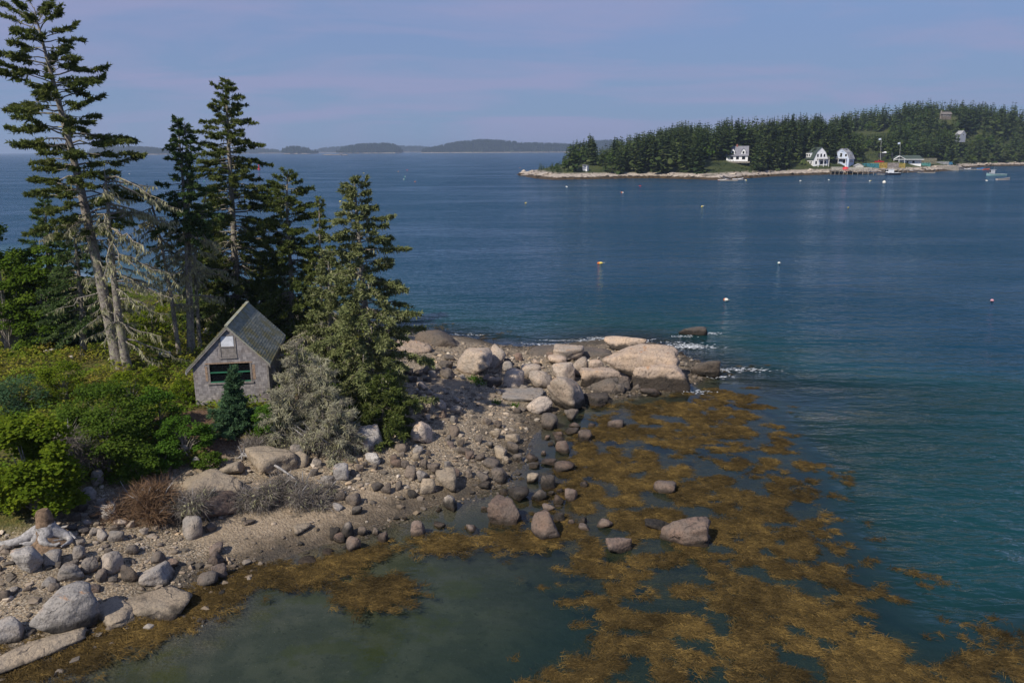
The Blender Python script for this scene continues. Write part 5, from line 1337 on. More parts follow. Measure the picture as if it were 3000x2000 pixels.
OPEN = [(2060, 470, 2185, 515), (2350, 480, 2560, 512), (2560, 470, 2770, 505), (2480, 350, 2640, 366)]
def tree_sites():
    rng = np.random.default_rng(611)
    out = []
    tx, ty = [p[0] for p in TOP], [p[1] for p in TOP]
    n = 17000
    x = rng.uniform(10, 640, n); y = rng.uniform(395, 1000, n)
    d = psample(PD, x, y); z = hP(x, y)
    for i in range(n):
        if d[i] < 8 or (d[i] < 14 and rng.random() < .5): continue
        px, py, D = proj((x[i], y[i], z[i]))
        if px < 1555 or px > 3120: continue
        h = rng.uniform(11, 19) if rng.random() < .8 else rng.uniform(17, 24)
        top = np.interp(px, tx, ty) + rng.exponential(12) - (10 if rng.random() < .07 else 0)
        hmax = (py - top) * D / F
        if hmax < 3.5: continue
        if hmax < 27 and rng.random() < .75: h = hmax * rng.uniform(.72, 1.0)
        h = min(h, hmax)
        if any(a <= px <= c and b <= py <= e for a, b, c, e in OPEN): continue
        half = h * .14 * F / D; tpy = py - h * F / D; bad = False
        for a, b, c, e in KEEP:
            if px + half > a and px - half < c and tpy < e and py > e - 3:
                h2 = (py - e) * D / F
                if h2 < 2.5 and (a < 2700 or py > e + 30): bad = True; break
                h = min(h, max(h2, 3.0)); tpy = py - h * F / D
        if bad: continue
        out.append((x[i], y[i], z[i], h, px, py, D))
    return out
sites = tree_sites()
rng = np.random.default_rng(621)
# visible size order: nearest trees first
sites.sort(key=lambda s: -(s[3] / s[6]) + (0.004 if s[6] > 640 else 0))
mass = MB(); massl = MB(); ni = 0
FARZ = [(1790, 'in the thin stand at the tip of the far point'), (1990, 'in the dense wood left of the cape house'), (2105, 'just left of the cape house'), (2240, 'behind or beside the cape house'), (2360, 'between cape house and white gambrel house'), (2520, 'behind the two gambrel houses'), (2700, 'behind the low boathouse'), (9999, 'on the right hillside of the far shore')]
for i, (x, y, z, h, px, py, D) in enumerate(sites):
    leafy = (rng.random() < (.14 if h < 14 else .02))
    th = rng.uniform(0, 6.28); wd = rng.uniform(.85, 1.2)
    if i < 300:
        if leafy:
            o = add('leafy_tree', FLM[i % 3], None, (x, y, z), (0, 0, th)); o.scale = (h * .6, h * .6, h * .6)
            tag(o, 'rounded leafy tree among the spruces of the far peninsula', 'tree', 'leafy trees of the far peninsula')
        else:
            o = add('spruce_tree', FSM[i % 9], None, (x, y, z), (rng.normal() * .02, rng.normal() * .02, th)); o.scale = (h * wd, h * wd, h)
            tag(o, 'dark spire-shaped spruce ' + next(l for q, l in FARZ if px < q), 'tree', 'spruces of the far peninsula')
    else:
        src = FL[i % 3] if leafy else FSLO[i % 7]
        sc = np.array([h * .6] * 3) if leafy else np.array([h * wd, h * wd, h])
        V = np.vstack(src.v) * sc
        c_, s_ = math.cos(th), math.sin(th)
        V = np.stack([V[:, 0] * c_ - V[:, 1] * s_ + x, V[:, 0] * s_ + V[:, 1] * c_ + y, V[:, 2] + z], -1)
        (massl if leafy else mass).raw(V, np.vstack(src.f3) if src.f3 else None, np.vstack(src.f4), np.clip(np.concatenate(src.r) * .7 + (rng.random() - .35) * 1.1, 0, 1.8))
print('far trees', len(sites))
tag(mass.build('distant_spruce_wood', M_FAR), 'mass of dark spruces covering the far hillside', 'wood', None, 'stuff')
if massl.v: tag(massl.build('distant_leafy_wood', M_FARL), 'scattered leafy trees in the far wood', 'wood', None, 'stuff')
# shrubs and grass of the far shore
n = 26000
x = rng.uniform(20, 620, n); y = rng.uniform(395, 820, n); d = psample(PD, x, y)
k = (d > 7) & (vnoise(x * .08, y * .08, seed=51) > .34); x, y = x[k], y[k]; n = len(x)
P = np.stack([x, y, hP(x, y) + rng.uniform(0, 1.3, n) * vnoise(x * .12, y * .12, seed=53)], -1)
mb = MB(); az = rng.uniform(0, 6.28, n)
mb.kites(P, np.stack([np.cos(az), np.sin(az), rng.uniform(-.1, .8, n)], -1), rng.uniform(.5, 1.4, n), rng.uniform(.4, .9, n), rng, side=np.array([0, 0, 1.0]) + rng.normal(size=(n, 3)) * .5)
tag(mb.build('far_undergrowth', m_leaf('far_undergrowth_leaf', [(0, (0.018, 0.034, 0.009)), (0.4, (0.040, 0.062, 0.015)), (0.8, (0.075, 0.092, 0.025)), (1, (0.13, 0.12, 0.05))], .2)), 'green undergrowth along the far shore', 'undergrowth', None, 'stuff')

# ------------------------------------------------------------------ houses
M_HW = m_plain('house_white', (0.80, 0.81, 0.84), .6, .06, .6)
M_HB = m_plain('house_pale_blue', (0.50, 0.57, 0.72), .6, .06, .6)
M_RG = m_plain('roof_grey', (0.20, 0.20, 0.235), .9, .15, 1.0)
M_RD = m_plain('roof_dark_green', (0.055, 0.075, 0.066), .9, .15, 1.0)
M_RL = m_plain('roof_light_grey', (0.36, 0.36, 0.38), .9, .12, 1.0)
M_RB = m_plain('roof_brown', (0.13, 0.11, 0.095), .9, .2, 1.0)
M_WOOD = m_plain('silvered_wood', (0.27, 0.245, 0.215), .9, .3, 1.5)
M_BRICK = m_plain('chimney_brick', (0.25, 0.10, 0.075), .9, .2, 3)
M_WDARK = M_GLASS
def house_frame(name, label, px, py, rz, D=None, z=None):
    p = pgnd(px, py) if D is None else at_y(px, py, D)
    return thing(name, label, 'house', p, rz), p
def window(par, x, y, z, w, h, axis, face, fr=M_HW):
    """axis 'x': the wall's normal is +-x; 'y': +-y"""
    t_ = .06
    f = MB(); g = MB()
    if axis == 'y':
        f.box((x - w / 2 - .12, min(y, y + face * t_), z - .12), (x + w / 2 + .12, max(y, y + face * t_), z + h + .12))
        g.box((x - w / 2, min(y + face * t_, y + face * (t_ + .02)), z), (x + w / 2, max(y + face * t_, y + face * (t_ + .02)), z + h))
    else:
        f.box((min(x, x + face * t_), y - w / 2 - .12, z - .12), (max(x, x + face * t_), y + w / 2 + .12, z + h + .12))
        g.box((min(x + face * t_, x + face * (t_ + .02)), y - w / 2, z), (max(x + face * t_, x + face * (t_ + .02)), y + w / 2, z + h))
    o = f.build('window', fr, par); g.build('pane', M_WDARK, o)
    return o
def roof_strip(par, prof, y0, y1, mat, th=.18, name='roof', out=.25):
    """prof: list of (x,z) along the roof line, left eave to right eave"""
    mb = MB()
    for (a, b) in zip(prof[:-1], prof[1:]):
        a = np.array(a, float); b = np.array(b, float); dd = b - a; nn = np.array([-dd[1], dd[0]]) / np.linalg.norm(dd)
        if nn[1] < 0: nn = -nn
        mb.prism([tuple(a), tuple(b), tuple(b + nn * th), tuple(a + nn * th)], y0 - out, y1 + out)
    return mb.build(name, mat, par)
# white cape house with dormers: local x = along the ridge away from the porch, gable end to the left
R1, p = house_frame('cape_house', 'white gabled house with two dormers and small porch on the far peninsula', 2128, 471, math.radians(-14)); R1.scale = (1.18, 1.18, 1.05)
mb = MB()
L1, W1, E1, P1 = 10.5, 7.6, 3.2, 8.0
mb.raw(np.array([[0, 0, -2], [L1, 0, -2], [L1, W1, -2], [0, W1, -2], [0, 0, E1], [L1, 0, E1], [L1, W1, E1], [0, W1, E1], [0, W1 / 2, P1], [L1, W1 / 2, P1]], float), f4=[[0, 1, 5, 4], [2, 3, 7, 6]], f3=[[0, 4, 8], [0, 8, 3], [3, 8, 7], [1, 9, 5], [1, 2, 9], [2, 6, 9]]).build('wall', M_HW, R1)
rf = MB()
for s in (0, 1):
    y0, y1 = (-.5, W1 / 2) if s == 0 else (W1 + .5, W1 / 2)
    z0 = E1 - .5 * (P1 - E1) / (W1 / 2)
    V = np.array([[-.4, y0, z0], [L1 + .4, y0, z0], [L1 + .4, y1, P1], [-.4, y1, P1], [-.4, y0, z0 + .2], [L1 + .4, y0, z0 + .2], [L1 + .4, y1, P1 + .2], [-.4, y1, P1 + .2]])
    rf.raw(V, f4=[[0, 1, 2, 3], [4, 5, 6, 7], [0, 1, 5, 4], [0, 3, 7, 4], [1, 2, 6, 5]])
ro = rf.build('roof', M_RG, R1)
MB().box((4.6, W1 / 2 - .4, P1 - .5), (5.4, W1 / 2 + .4, P1 + 1.2)).build('chimney', M_BRICK, ro)
for dx in (3.0, 8.2):
    dm = MB(); w_ = 1.0
    dm.raw(np.array([[dx - w_, .2, 3.3], [dx + w_, .2, 3.3], [dx + w_, .2, 5.4], [dx - w_, .2, 5.4], [dx, .2, 6.7], [dx - w_, 3.0, 5.4], [dx + w_, 3.0, 5.4], [dx, 3.0, 6.7], [dx - w_, 2, 3.3], [dx + w_, 2, 3.3]], float), f4=[[0, 1, 2, 3], [1, 9, 6, 2], [8, 0, 3, 5]], f3=[[3, 2, 4]])
    dd = dm.build('dormer', M_HW, R1)
    q = MB()
    for s in (-1, 1):
        V = np.array([[dx + s * 1.35, -.1, 5.0], [dx, -.1, 6.78], [dx, 3.3, 6.78], [dx + s * 1.35, 3.3, 5.0]]); V = np.vstack([V, V + np.array([0, 0, .15])])
        q.raw(V, f4=[[0, 1, 2, 3], [4, 5, 6, 7], [0, 1, 5, 4], [1, 2, 6, 5], [0, 3, 7, 4]])
    q.build('dormer_roof', M_RG, dd)
    window(dd, dx, .2, 3.9, .9, 1.4, 'y', -1)
for (x_, z_, w_, h_) in ((2.6, .7, 1.5, 1.6), (5.4, .7, 1.4, 1.6), (8.4, .7, 1.6, 1.6)): window(R1, x_, 0, z_, w_, h_, 'y', -1)
for (y_, z_, w_, h_) in ((2.6, 4.3, .8, 1.3), (5.0, 4.3, .8, 1.3), (1.2, .2, 1.4, 2.2), (4.0, .7, .9, 1.4)): window(R1, 0, y_, z_, w_, h_, 'x', -1)
po = MB()
for (x_, y_) in ((-2.6, 3.9), (-2.6, 6.6), (-.2, 3.9), (-.2, 6.6)): po.box((x_ - .1, y_ - .1, -1.5), (x_ + .1, y_ + .1, 2.5))
pp = po.build('porch', M_HW, R1)
q = MB()
for s in (-1, 1):
    V = np.array([[-3.0, 5.25 + s * 1.8, 2.4], [-3.0, 5.25, 3.8], [0, 5.25, 3.8], [0, 5.25 + s * 1.8, 2.4]]); V = np.vstack([V, V + np.array([0, 0, .18])])
    q.raw(V, f4=[[0, 1, 2, 3], [4, 5, 6, 7], [0, 1, 5, 4], [1, 2, 6, 5], [0, 3, 7, 4]])
q.build('porch_roof', M_RG, pp)
MB().box((-1.5, -2.6, -1.2), (L1 + 1, -.05, -.3)).build('deck', M_WOOD, R1)

def gambrel(name, label, px, py, rz, wall, roof, W_, L_, eave, knee, top, front_windows, side_windows, balcony, dormer=None, scl=1.22):
    R, p = house_frame(name, label, px, py, rz)
    R.scale = (scl, scl, scl * .92)
    h = W_ / 2; kx = h * .62
    prof = [(-h, eave), (-kx, knee), (0, top), (kx, knee), (h, eave)]
    mb = MB(); mb.prism([(-h, -2.5), (h, -2.5), (h, eave), (kx, knee), (0, top), (-kx, knee), (-h, eave)], 0, L_); mb.build('wall', wall, R)
    roof_strip(R, [(-h - .25, eave - .5), (-kx, knee), (0, top), (kx, knee), (h + .25, eave - .5)], 0, L_, roof, .2)
    for (x, z, w, hh) in front_windows: window(R, x, 0, z, w, hh, 'y', -1)
    for (s, y, z, w, hh) in side_windows: window(R, s * h, y, z, w, hh, 'x', s)
    if balcony:
        x0, x1, zb = balcony
        b = MB(); b.box((x0, -1.6, zb - .15), (x1, -.02, zb))
        bo = b.build('balcony', M_WOOD, R)
        r = MB(); r.box((x0, -1.6, zb + .85), (x1, -1.5, zb + .95))
        k = int((x1 - x0) / .5)
        for i in range(k + 1): xx = x0 + (x1 - x0) * i / k; r.box((xx - .04, -1.58, zb), (xx + .04, -1.52, zb + .85))
        r.build('railing', M_HW, bo)
        for xx in (x0 + .1, (x0 + x1) / 2, x1 - .1): MB().box((xx - .1, -1.5, -2.5), (xx + .1, -1.3, zb - .15)).build('post', M_HW, bo)
    if dormer:
        y0, y1, zl, zh = dormer
        d = MB(); d.box((-h - .05, y0, zl), (-kx * .2, y1, zh)); do = d.build('dormer', wall, R)
        MB().box((-h - .35, y0 - .2, zh + .002), (-kx * .1, y1 + .2, zh + .2)).build('dormer_roof', roof, do)
        for i in range(3): window(do, -h - .05, y0 + (y1 - y0) * (i + .5) / 3, zl + .6, .8, 1.3, 'x', -1)
    return R
gambrel('gambrel_house', 'white gambrel house with dark green roof and balcony above the wharf', 2403, 485, math.radians(12), M_HW, M_RD, 8.2, 10.5, 3.6, 7.4, 10.0,
        [(-1.9, 4.7, .9, 1.6), (0, 4.7, .9, 1.8), (1.9, 4.7, .9, 1.6), (-2.6, .8, .9, 1.7), (.6, .6, 1.6, 2.0), (2.8, .8, .9, 1.7)], [(-1, 2.0, .7, 1.0, 1.7), (-1, 4.0, .7, 1.0, 1.7), (-1, 7.5, .7, .9, 1.4)], (-2.2, 4.0, 3.7), (3.2, 8.0, 4.4, 7.2))
gambrel('pale_blue_house', 'pale blue gambrel house with light grey roof beside the white one', 2462, 481, math.radians(-38), M_HB, M_RL, 8.0, 9.5, 3.2, 6.4, 8.4,
        [(-2.4, 4.2, .9, 1.3), (0, 4.0, 1.0, 2.0), (2.4, 4.2, .9, 1.3), (-2.0, .5, 1.4, 1.8), (1.8, .5, 1.4, 1.8)], [(1, 1.6, 4.3, .7, 1.2), (1, 3.2, 4.3, .7, 1.2), (1, 4.8, 4.3, .7, 1.2), (1, 1.2, .9, .8, 1.2), (1, 3.0, .9, .8, 1.2), (1, 4.8, .9, .8, 1.2), (1, 6.6, .9, .8, 1.2)], (-4.6, 3.0, 3.0), scl=1.25)
# tall side wall of the blue house above its right eave
# low boathouse
R, p = house_frame('boathouse', 'low white boathouse with green roof and open porch by the trap yard', 2655, 480, math.radians(-14))
MB().prism([(-4, -2), (10, -2), (10, 3.0), (-4, 3.0)], 2.6, 9.0).build('wall', M_HW, R)
q = MB()
V = np.array([[-8.5, 0, 3.0], [11, 0, 3.0], [11, 9.6, 3.0], [-8.5, 9.6, 3.0], [-6.0, 4.8, 5.6], [9.0, 4.8, 5.6]], float)
q.raw(V, f4=[[0, 1, 5, 4], [2, 3, 4, 5], [0, 3, 2, 1]], f3=[[1, 2, 5], [0, 4, 3]]).build('roof', M_RD, R)
for x_ in (-8, -4.8, -1.2): MB().box((x_ - .12, .2, -2), (x_ + .12, .44, 3.0)).build('porch_post', M_HW, R)
g_ = MB(); g_.box((-8.5, -.06, 2.75), (11, .0, 3.05)); g_.build('fascia', M_HW, R)
for s in (-1, 1):
    V = np.array([[-4.5, -.1, 5.3], [-4.5 + s * 4.0, -.1, 3.05], [-4.5 + s * 4.0, -.1, 2.75], [-4.5, -.1, 5.0]]); V = np.vstack([V, V + np.array([0, 3.5, 0])])
    MB().raw(V, f4=[[0, 1, 2, 3], [4, 7, 6, 5], [0, 4, 5, 1]]).build('gable_trim', M_HW, R)
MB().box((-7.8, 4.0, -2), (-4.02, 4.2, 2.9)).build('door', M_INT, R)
window(R, 1.2, 2.6, .4, 1.2, 1.5, 'y', -1); window(R, 5.0, 2.6, .4, 1.4, 1.5, 'y', -1)
# little white shed on the point
R, p = house_frame('pump_shed', 'tiny white shed among the trees at the far point', 1716, 501, math.radians(-30))
MB().box((-1.3, -1.2, -1), (1.3, 1.2, 2.8)).build('wall', M_HW, R)
MB().prism([(-1.5, 2.8), (1.5, 2.8), (1.5, 3.0), (-1.5, 3.5)], -1.4, 1.4).build('roof', M_RG, R)
# house on the hill and half-hidden house
R = thing('hilltop_house', 'grey-brown house with stone chimney high on the far hill', 'house', at_y(2773, 342, 735), math.radians(-10)); R.scale = (.62, .62, .52)
MB().prism([(-6.5, -5), (6.5, -5), (6.5, 4), (-6.5, 4)], 0, 8).build('wall', M_RB, R)
MB().raw(np.array([[-7.5, -1, 3.8], [7.5, -1, 3.8], [7.5, 9, 3.8], [-7.5, 9, 3.8], [-6.5, 4, 8.2], [6.5, 4, 8.2]], float), f4=[[0, 1, 5, 4], [2, 3, 4, 5], [0, 3, 2, 1]], f3=[[1, 2, 5], [0, 4, 3]]).build('roof', m_plain('hill_roof', (0.15, 0.135, 0.125), .9, .2, 1), R)
MB().box((-7.6, 2, -4), (-6.0, 4, 10)).build('chimney', M_WOOD, R)
for x_ in (-3.5, 0, 3.5): window(R, x_, 0, .6, 1.6, 1.8, 'y', -1)
R = thing('hillside_cottage', 'pale cottage roof half hidden by spruces on the right hillside', 'house', at_y(2822, 402, 700), math.radians(15)); R.scale = (.75, .75, .7)
MB().prism([(-3.5, -6), (3.5, -6), (3.5, 3.5), (0, 7.5), (-3.5, 3.5)], 0, 8).build('wall', m_plain('cottage_wall', (0.26, 0.28, 0.33), .8, .1, 1), R)
roof_strip(R, [(-4, 3.0), (0, 7.6), (4, 3.0)], 0, 8, M_RL, .2)
window(R, 0, 0, 2, 1.2, 1.6, 'y', -1)
R, p = house_frame('camp_cabin', 'brown cabin barely seen through the spruces of the point', 1902, 474, 0.3)
MB().prism([(-4, -2), (4, -2), (4, 3), (0, 6.5), (-4, 3)], 0, 8).build('wall', M_RB, R); roof_strip(R, [(-4.5, 2.5), (0, 6.6), (4.5, 2.5)], 0, 8, M_RL)

# ------------------------------------------------------------------ wharves, floats and gear
def wharf(label, px0, px1, pyw, deck_z, depth, rng_seed, shed=None):
    a, b = at(px0, pyw), at(px1, pyw)
    rng = np.random.default_rng(rng_seed)
    Ln = np.linalg.norm(b - a); rz = math.atan2(b[1] - a[1], b[0] - a[0])
    R = thing('wharf', label, 'wharf', a, rz, 'wharves of the far shore')
    MB().box((0, 0, deck_z - .35), (Ln, depth, deck_z)).build('deck', M_WOOD, R)
    n = max(3, int(Ln / 2.6))
    for i in range(n + 1):
        for yy in (.2, depth * .5):
            x = Ln * i / n + rng.normal() * .15
            MB().tube(np.array([[x, yy, -2.5], [x + rng.normal() * .12, yy, deck_z + (rng.uniform(0, 1.1) if yy < 1 else -.4)]]), [.19, .17], 6).build('pile', M_WOOD, R)
    MB().box((0, .05, deck_z - .9), (Ln, .18, deck_z - .62)).build('brace', M_WOOD, R)
    return R, Ln
R, Ln = wharf('short timber wharf left of the red ball buoy', 2434, 2470, 512, 2.9, 7, 1)
MB().box((.5, .5, 2.902), (Ln - .5, 4, 4.6)).build('trap_wall', m_plain('stacked_grey_gear', (0.34, 0.32, 0.28), .9, .35, 2), R)
R, Ln = wharf('long timber wharf on piles with a small white shed', 2482, 2558, 512, 3.0, 8, 2)
MB().box((.5, .4, 3.002), (Ln - 1, .6, 4.4)).build('rail_fence', m_plain('wharf_fence', (0.35, 0.33, 0.29), .9, .3, 2), R)
R2 = thing('bait_shed', 'small whitish shed standing on the long wharf', 'shed', R.matrix_basis @ Vector((Ln * .48, 2.2, 3.0)), R.rotation_euler.z)
MB().prism([(-2.4, 0), (2.4, 0), (2.4, 2.2), (0, 3.4), (-2.4, 2.2)], 0, 4).build('wall', m_plain('bait_shed_wall', (0.52, 0.51, 0.47), .8, .15, 2), R2); roof_strip(R2, [(-2.7, 2.1), (0, 3.5), (2.7, 2.1)], 0, 4, M_RL, .12)
R, Ln = wharf('low stone-backed wharf in front of the boathouse', 2562, 2660, 507, 2.6, 6, 3)
R, Ln = wharf('old timber bulkhead of upright logs below the shrubs', 2752, 2808, 500, 2.7, 4, 4)
for i in range(30):
    MB().tube(np.array([[Ln * i / 29, -.15, -1.5], [Ln * i / 29, -.15, 3.1 + .5 * math.sin(i * 2.3)]]), [.32, .28], 6).build('log', M_WOOD, R)
R, Ln = wharf('little landing stage of thin piles below the cape house', 2066, 2100, 526, 2.6, 5, 5)
def gangway(label, p0, p1, z0, z1):
    a, b = at(*p0, z0), at(*p1, z1)
    o = MB(); d_ = (b - a); 
    for dy in (-.5, .5): o.tube(np.array([[0, dy, 0], [d_[0], d_[1] + dy, d_[2]]]), [.13, .13], 4).tube(np.array([[0, dy, 1.0], [d_[0], d_[1] + dy, d_[2] + 1.0]]), [.07, .07], 4)
    ob = o.build('gangway', m_plain('aluminium', (0.5, 0.5, 0.52), .5, .1, 1) if 'aluminium' not in bpy.data.materials else bpy.data.materials['aluminium'], None, loc=a)
    tag(ob, label, 'gangway', 'gangways of the far shore')
gangway('silver gangway from the cape house landing', (2108, 517), (2140, 527), 2.6, .6)
gangway('long silver gangway beside the lobster boat', (2545, 502), (2590, 510), 3.0, .6)
gangway('gangway in front of the low boathouse wharf', (2665, 500), (2705, 506), 2.6, .6)
gangway('gangway at the upright-log bulkhead', (2808, 493), (2826, 497), 2.6, .6)
def raft(label, px0, px1, py, w=3):
    a, b = at(px0, py), at(px1, py)
    Ln = np.linalg.norm(b - a)
    R = thing('float', label, 'float', a, math.atan2(b[1] - a[1], b[0] - a[0]), 'moored floats of the far shore')
    MB().box((0, 0, -.2), (Ln, w, .45)).build('deck', M_WOOD, R)
    for x in (.3, Ln - .3): MB().tube(np.array([[x, -.12, -1], [x, -.12, 1.4]]), [.12, .12], 5).build('post', M_WOOD, R)
raft('long low float below the cape house', 2110, 2162, 530)
raft('small float in front of the lobster boat', 2572, 2600, 512)
raft('low float off the boathouse wharf', 2690, 2740, 507)
raft('dark float with skiffs near the right shore', 2812, 2885, 497.5)

# boats
M_NAVY = m_plain('navy_hull', (0.02, 0.025, 0.04), .4, .1, 1)
M_TEAL = m_plain('teal_hull', (0.20, 0.33, 0.35), .5, .15, 1)
M_BUFF = m_plain('skiff_grey', (0.42, 0.38, 0.36), .6, .15, 1)
def hull(Ln, B, H, sheer=.5):
    """bow at +x"""
    st = []
    for u in np.linspace(0, 1, 9):
        w = B / 2 * (1 - max(0, (u - .55) / .45) ** 2.2) * (.88 + .12 * min(1, u * 4)); z = H + sheer * max(0, (u - .4) / .6) ** 2
        x = Ln * (u - .5)
        st.append([[x, -w, z], [x, -w * .82, 0.05], [x, 0, -.3], [x, w * .82, 0.05], [x, w, z]])
    V = np.array(st).reshape(-1, 3); f = []
    for i in range(8):
        for j in range(4): a = i * 5 + j; f.append([a, a + 1, a + 6, a + 5])
    f4 = f + [[i * 5, i * 5 + 5, i * 5 + 9, i * 5 + 4] for i in range(8)]
    return V, f4, [[0, 1, 2], [0, 2, 4], [2, 3, 4]]
def boat(name, label, px, py, rz, Ln, B, H, mat, cabin=None, deckmat=M_HW):
    p = at(px, py)
    R = thing(name, label, 'boat', (p[0], p[1], 0), rz, 'boats of the far harbour')
    V, f4, f3 = hull(Ln, B, H)
    MB().raw(V, f4=f4[:32], f3=f3).build('hull', mat, R)
    Vd = V.copy(); Vd[:, 2] -= .12
    MB().raw(Vd, f4=f4[32:]).build('deck', deckmat, R)
    gw = MB()
    for j in (0, 4):
        gw.tube(V.reshape(9, 5, 3)[:, j], .09, 4)
    gw.build('gunwale', deckmat, R)
    if cabin:
        x0, x1, w, h, m_ = cabin
        c = MB().box((x0, -w / 2, H - .1), (x1, w / 2, H + h)).build('cabin', m_, R)
        MB().box((x0 - .6, -w / 2 - .12, H + h + .003), (x1 + .15, w / 2 + .12, H + h + .14)).build('cabin_roof', m_, c)
        n = 3
        for i in range(n):
            xa = x0 + (x1 - x0) * (i + .18) / n; xb = x0 + (x1 - x0) * (i + .82) / n
            MB().box((xa, -w / 2 - .03, H + h * .45), (xb, -w / 2 - .003, H + h * .88)).build('window', M_GLASS, c)
        MB().box((x1 + .003, -w / 2 + .2, H + h * .45), (x1 + .03, w / 2 - .2, H + h * .88)).build('window', M_GLASS, c)
        MB().tube(np.array([[x0 + .3, 0, H + h], [x0 + .3, 0, H + h + 1.6]]), [.05, .03], 4).build('mast', m_, R)
    return R
boat('lobster_boat', 'white-cabined lobster boat with dark hull at the wharf float', 2614, 513, math.radians(-172), 9.5, 3.2, 1.3, M_NAVY, (-.2, 3.4, 2.3, 2.0, M_HW))
boat('work_boat', 'teal-grey work boat moored off the right shore', 2918, 515, math.radians(172), 10.5, 3.2, 1.0, M_TEAL, (1.2, 3.4, 2.0, 2.3, m_plain('grey_cabin', (0.36, 0.38, 0.42), .6, .1, 1)), m_plain('teal_deck', (0.33, 0.38, 0.38), .6, .1, 1))
boat('skiff', 'open pale skiff moored below the work boat', 2939, 528, math.radians(8), 7.2, 1.9, .75, M_BUFF, None, m_plain('skiff_inside', (0.30, 0.27, 0.25), .7, .1, 1))
for px, lb, mt in ((2835, 'white skiff tied to the dark float', M_HW), (2872, 'blue-covered skiff at the end of the dark float', m_plain('blue_tarp', (0.03, 0.19, 0.50), .6, .1, 1)), (2890, 'orange-red skiff rightmost at the dark float', m_plain('orange_skiff', (0.55, 0.12, 0.05), .6, .1, 1))):
    boat('skiff', lb, px, 497 if px != 2890 else 498, math.radians(5), 5.0, 1.7, .9 if px == 2872 else .6, mt, None, mt)
boat('skiff', 'long grey skiff at the end of the cape house float', 2162, 528, math.radians(4), 5.5, 1.6, .6, M_BUFF)
boat('skiff', 'orange-tan skiff against the cape house float', 2118, 529.5, math.radians(0), 5.0, 1.6, .5, m_plain('tan_skiff', (0.42, 0.20, 0.12), .6, .1, 1))

# yard: truck, trap stacks, poles
p = pgnd(2575, 478)
R = thing('pickup_truck', 'red pickup truck parked behind the trap stacks', 'truck', p + np.array([0, 0, .1]), math.radians(-6))
M_RED = m_plain('red_paint', (0.42, 0.02, 0.03), .4, .08, 1)
MB().raw(np.array([[-2.9, -1, .5], [2.9, -1, .5], [2.9, 1, .5], [-2.9, 1, .5], [-2.9, -1, 1.25], [2.9, -1, 1.15], [2.9, 1, 1.15], [-2.9, 1, 1.25]], float), f4=[[0, 3, 2, 1], [4, 5, 6, 7], [0, 1, 5, 4], [1, 2, 6, 5], [2, 3, 7, 6], [3, 0, 4, 7]]).build('body', M_RED, R)
cb = MB().raw(np.array([[-.6, -.9, 1.2], [1.4, -.9, 1.2], [1.4, .9, 1.2], [-.6, .9, 1.2], [-.4, -.8, 1.95], [.8, -.8, 1.95], [.8, .8, 1.95], [-.4, .8, 1.95]], float), f4=[[4, 5, 6, 7], [0, 1, 5, 4], [1, 2, 6, 5], [2, 3, 7, 6], [3, 0, 4, 7]]).build('cab', M_RED, R)
MB().box((-.35, -.93, 1.3), (.9, -.9, 1.85)).build('window', M_GLASS, cb)
for x_ in (-1.8, 1.8):
    for y_ in (-1.02, 1.02): MB().tube(np.array([[x_, y_ - .12, .38], [x_, y_ + .12, .38]]), [.38, .38], 12).build('wheel', M_NAVY, R)
for (px, py, w, h, d_, col, lb) in [(2552, 491, 10, 3.0, 4, (0.05, 0.22, 0.27), 'teal stack of lobster traps beside the long wharf'), (2576, 492, 10, 3.6, 4, (0.42, 0.30, 0.07), 'yellow stack of lobster traps with a red stripe'), (2603, 492, 13, 3.6, 4, (0.30, 0.27, 0.26), 'grey stack of lobster traps in the yard'), (2638, 492, 6, 3.2, 3, (0.40, 0.31, 0.08), 'short yellow trap stack at the yard edge'),
                                (2697, 479, 22, 4.0, 4, (0.22, 0.21, 0.15), 'long trap stack under tarps right of the boathouse'), (2713, 487, 6, 2.6, 3, (0.10, 0.30, 0.28), 'teal bin on the lawn before the bulkhead'), (2760, 481, 10, 2.2, 3, (0.32, 0.33, 0.34), 'grey gear heap by the round shrub'), (2774, 482, 9, 2.2, 3, (0.05, 0.19, 0.36), 'blue gear heap by the round shrub'), (2595, 467, 9, 4.5, 3, (0.045, 0.05, 0.06), 'dark parked vehicle up behind the red truck')]:
    p = pgnd(px, py)
    m_, t_ = new_mat('trap_' + str(px)); g_ = N(t_, 'ShaderNodeNewGeometry')
    k_ = noise(t_, 1.3, 4, .7, g_.outputs['Position'])
    principled(m_, t_, mixc(t_, maprange(t_, k_, .4, .6), col + (1,), tuple(v * .5 for v in col) + (1,)), .8)
    R = thing('trap_stack', lb, 'trap stack', p - np.array([0, 0, .3]), math.radians(-8), 'gear stacks of the harbour yard')
    nx_ = max(2, int(w / 1.4)); nz_ = max(2, int(h / .8))
    for i in range(nx_):
        for j in range(nz_):
            MB().box((-w / 2 + w * i / nx_ + .05, rng.uniform(0, .3), h * j / nz_ + .04), (-w / 2 + w * (i + 1) / nx_ - .05, d_, h * (j + 1) / nz_ - .02)).build('trap', m_, R)
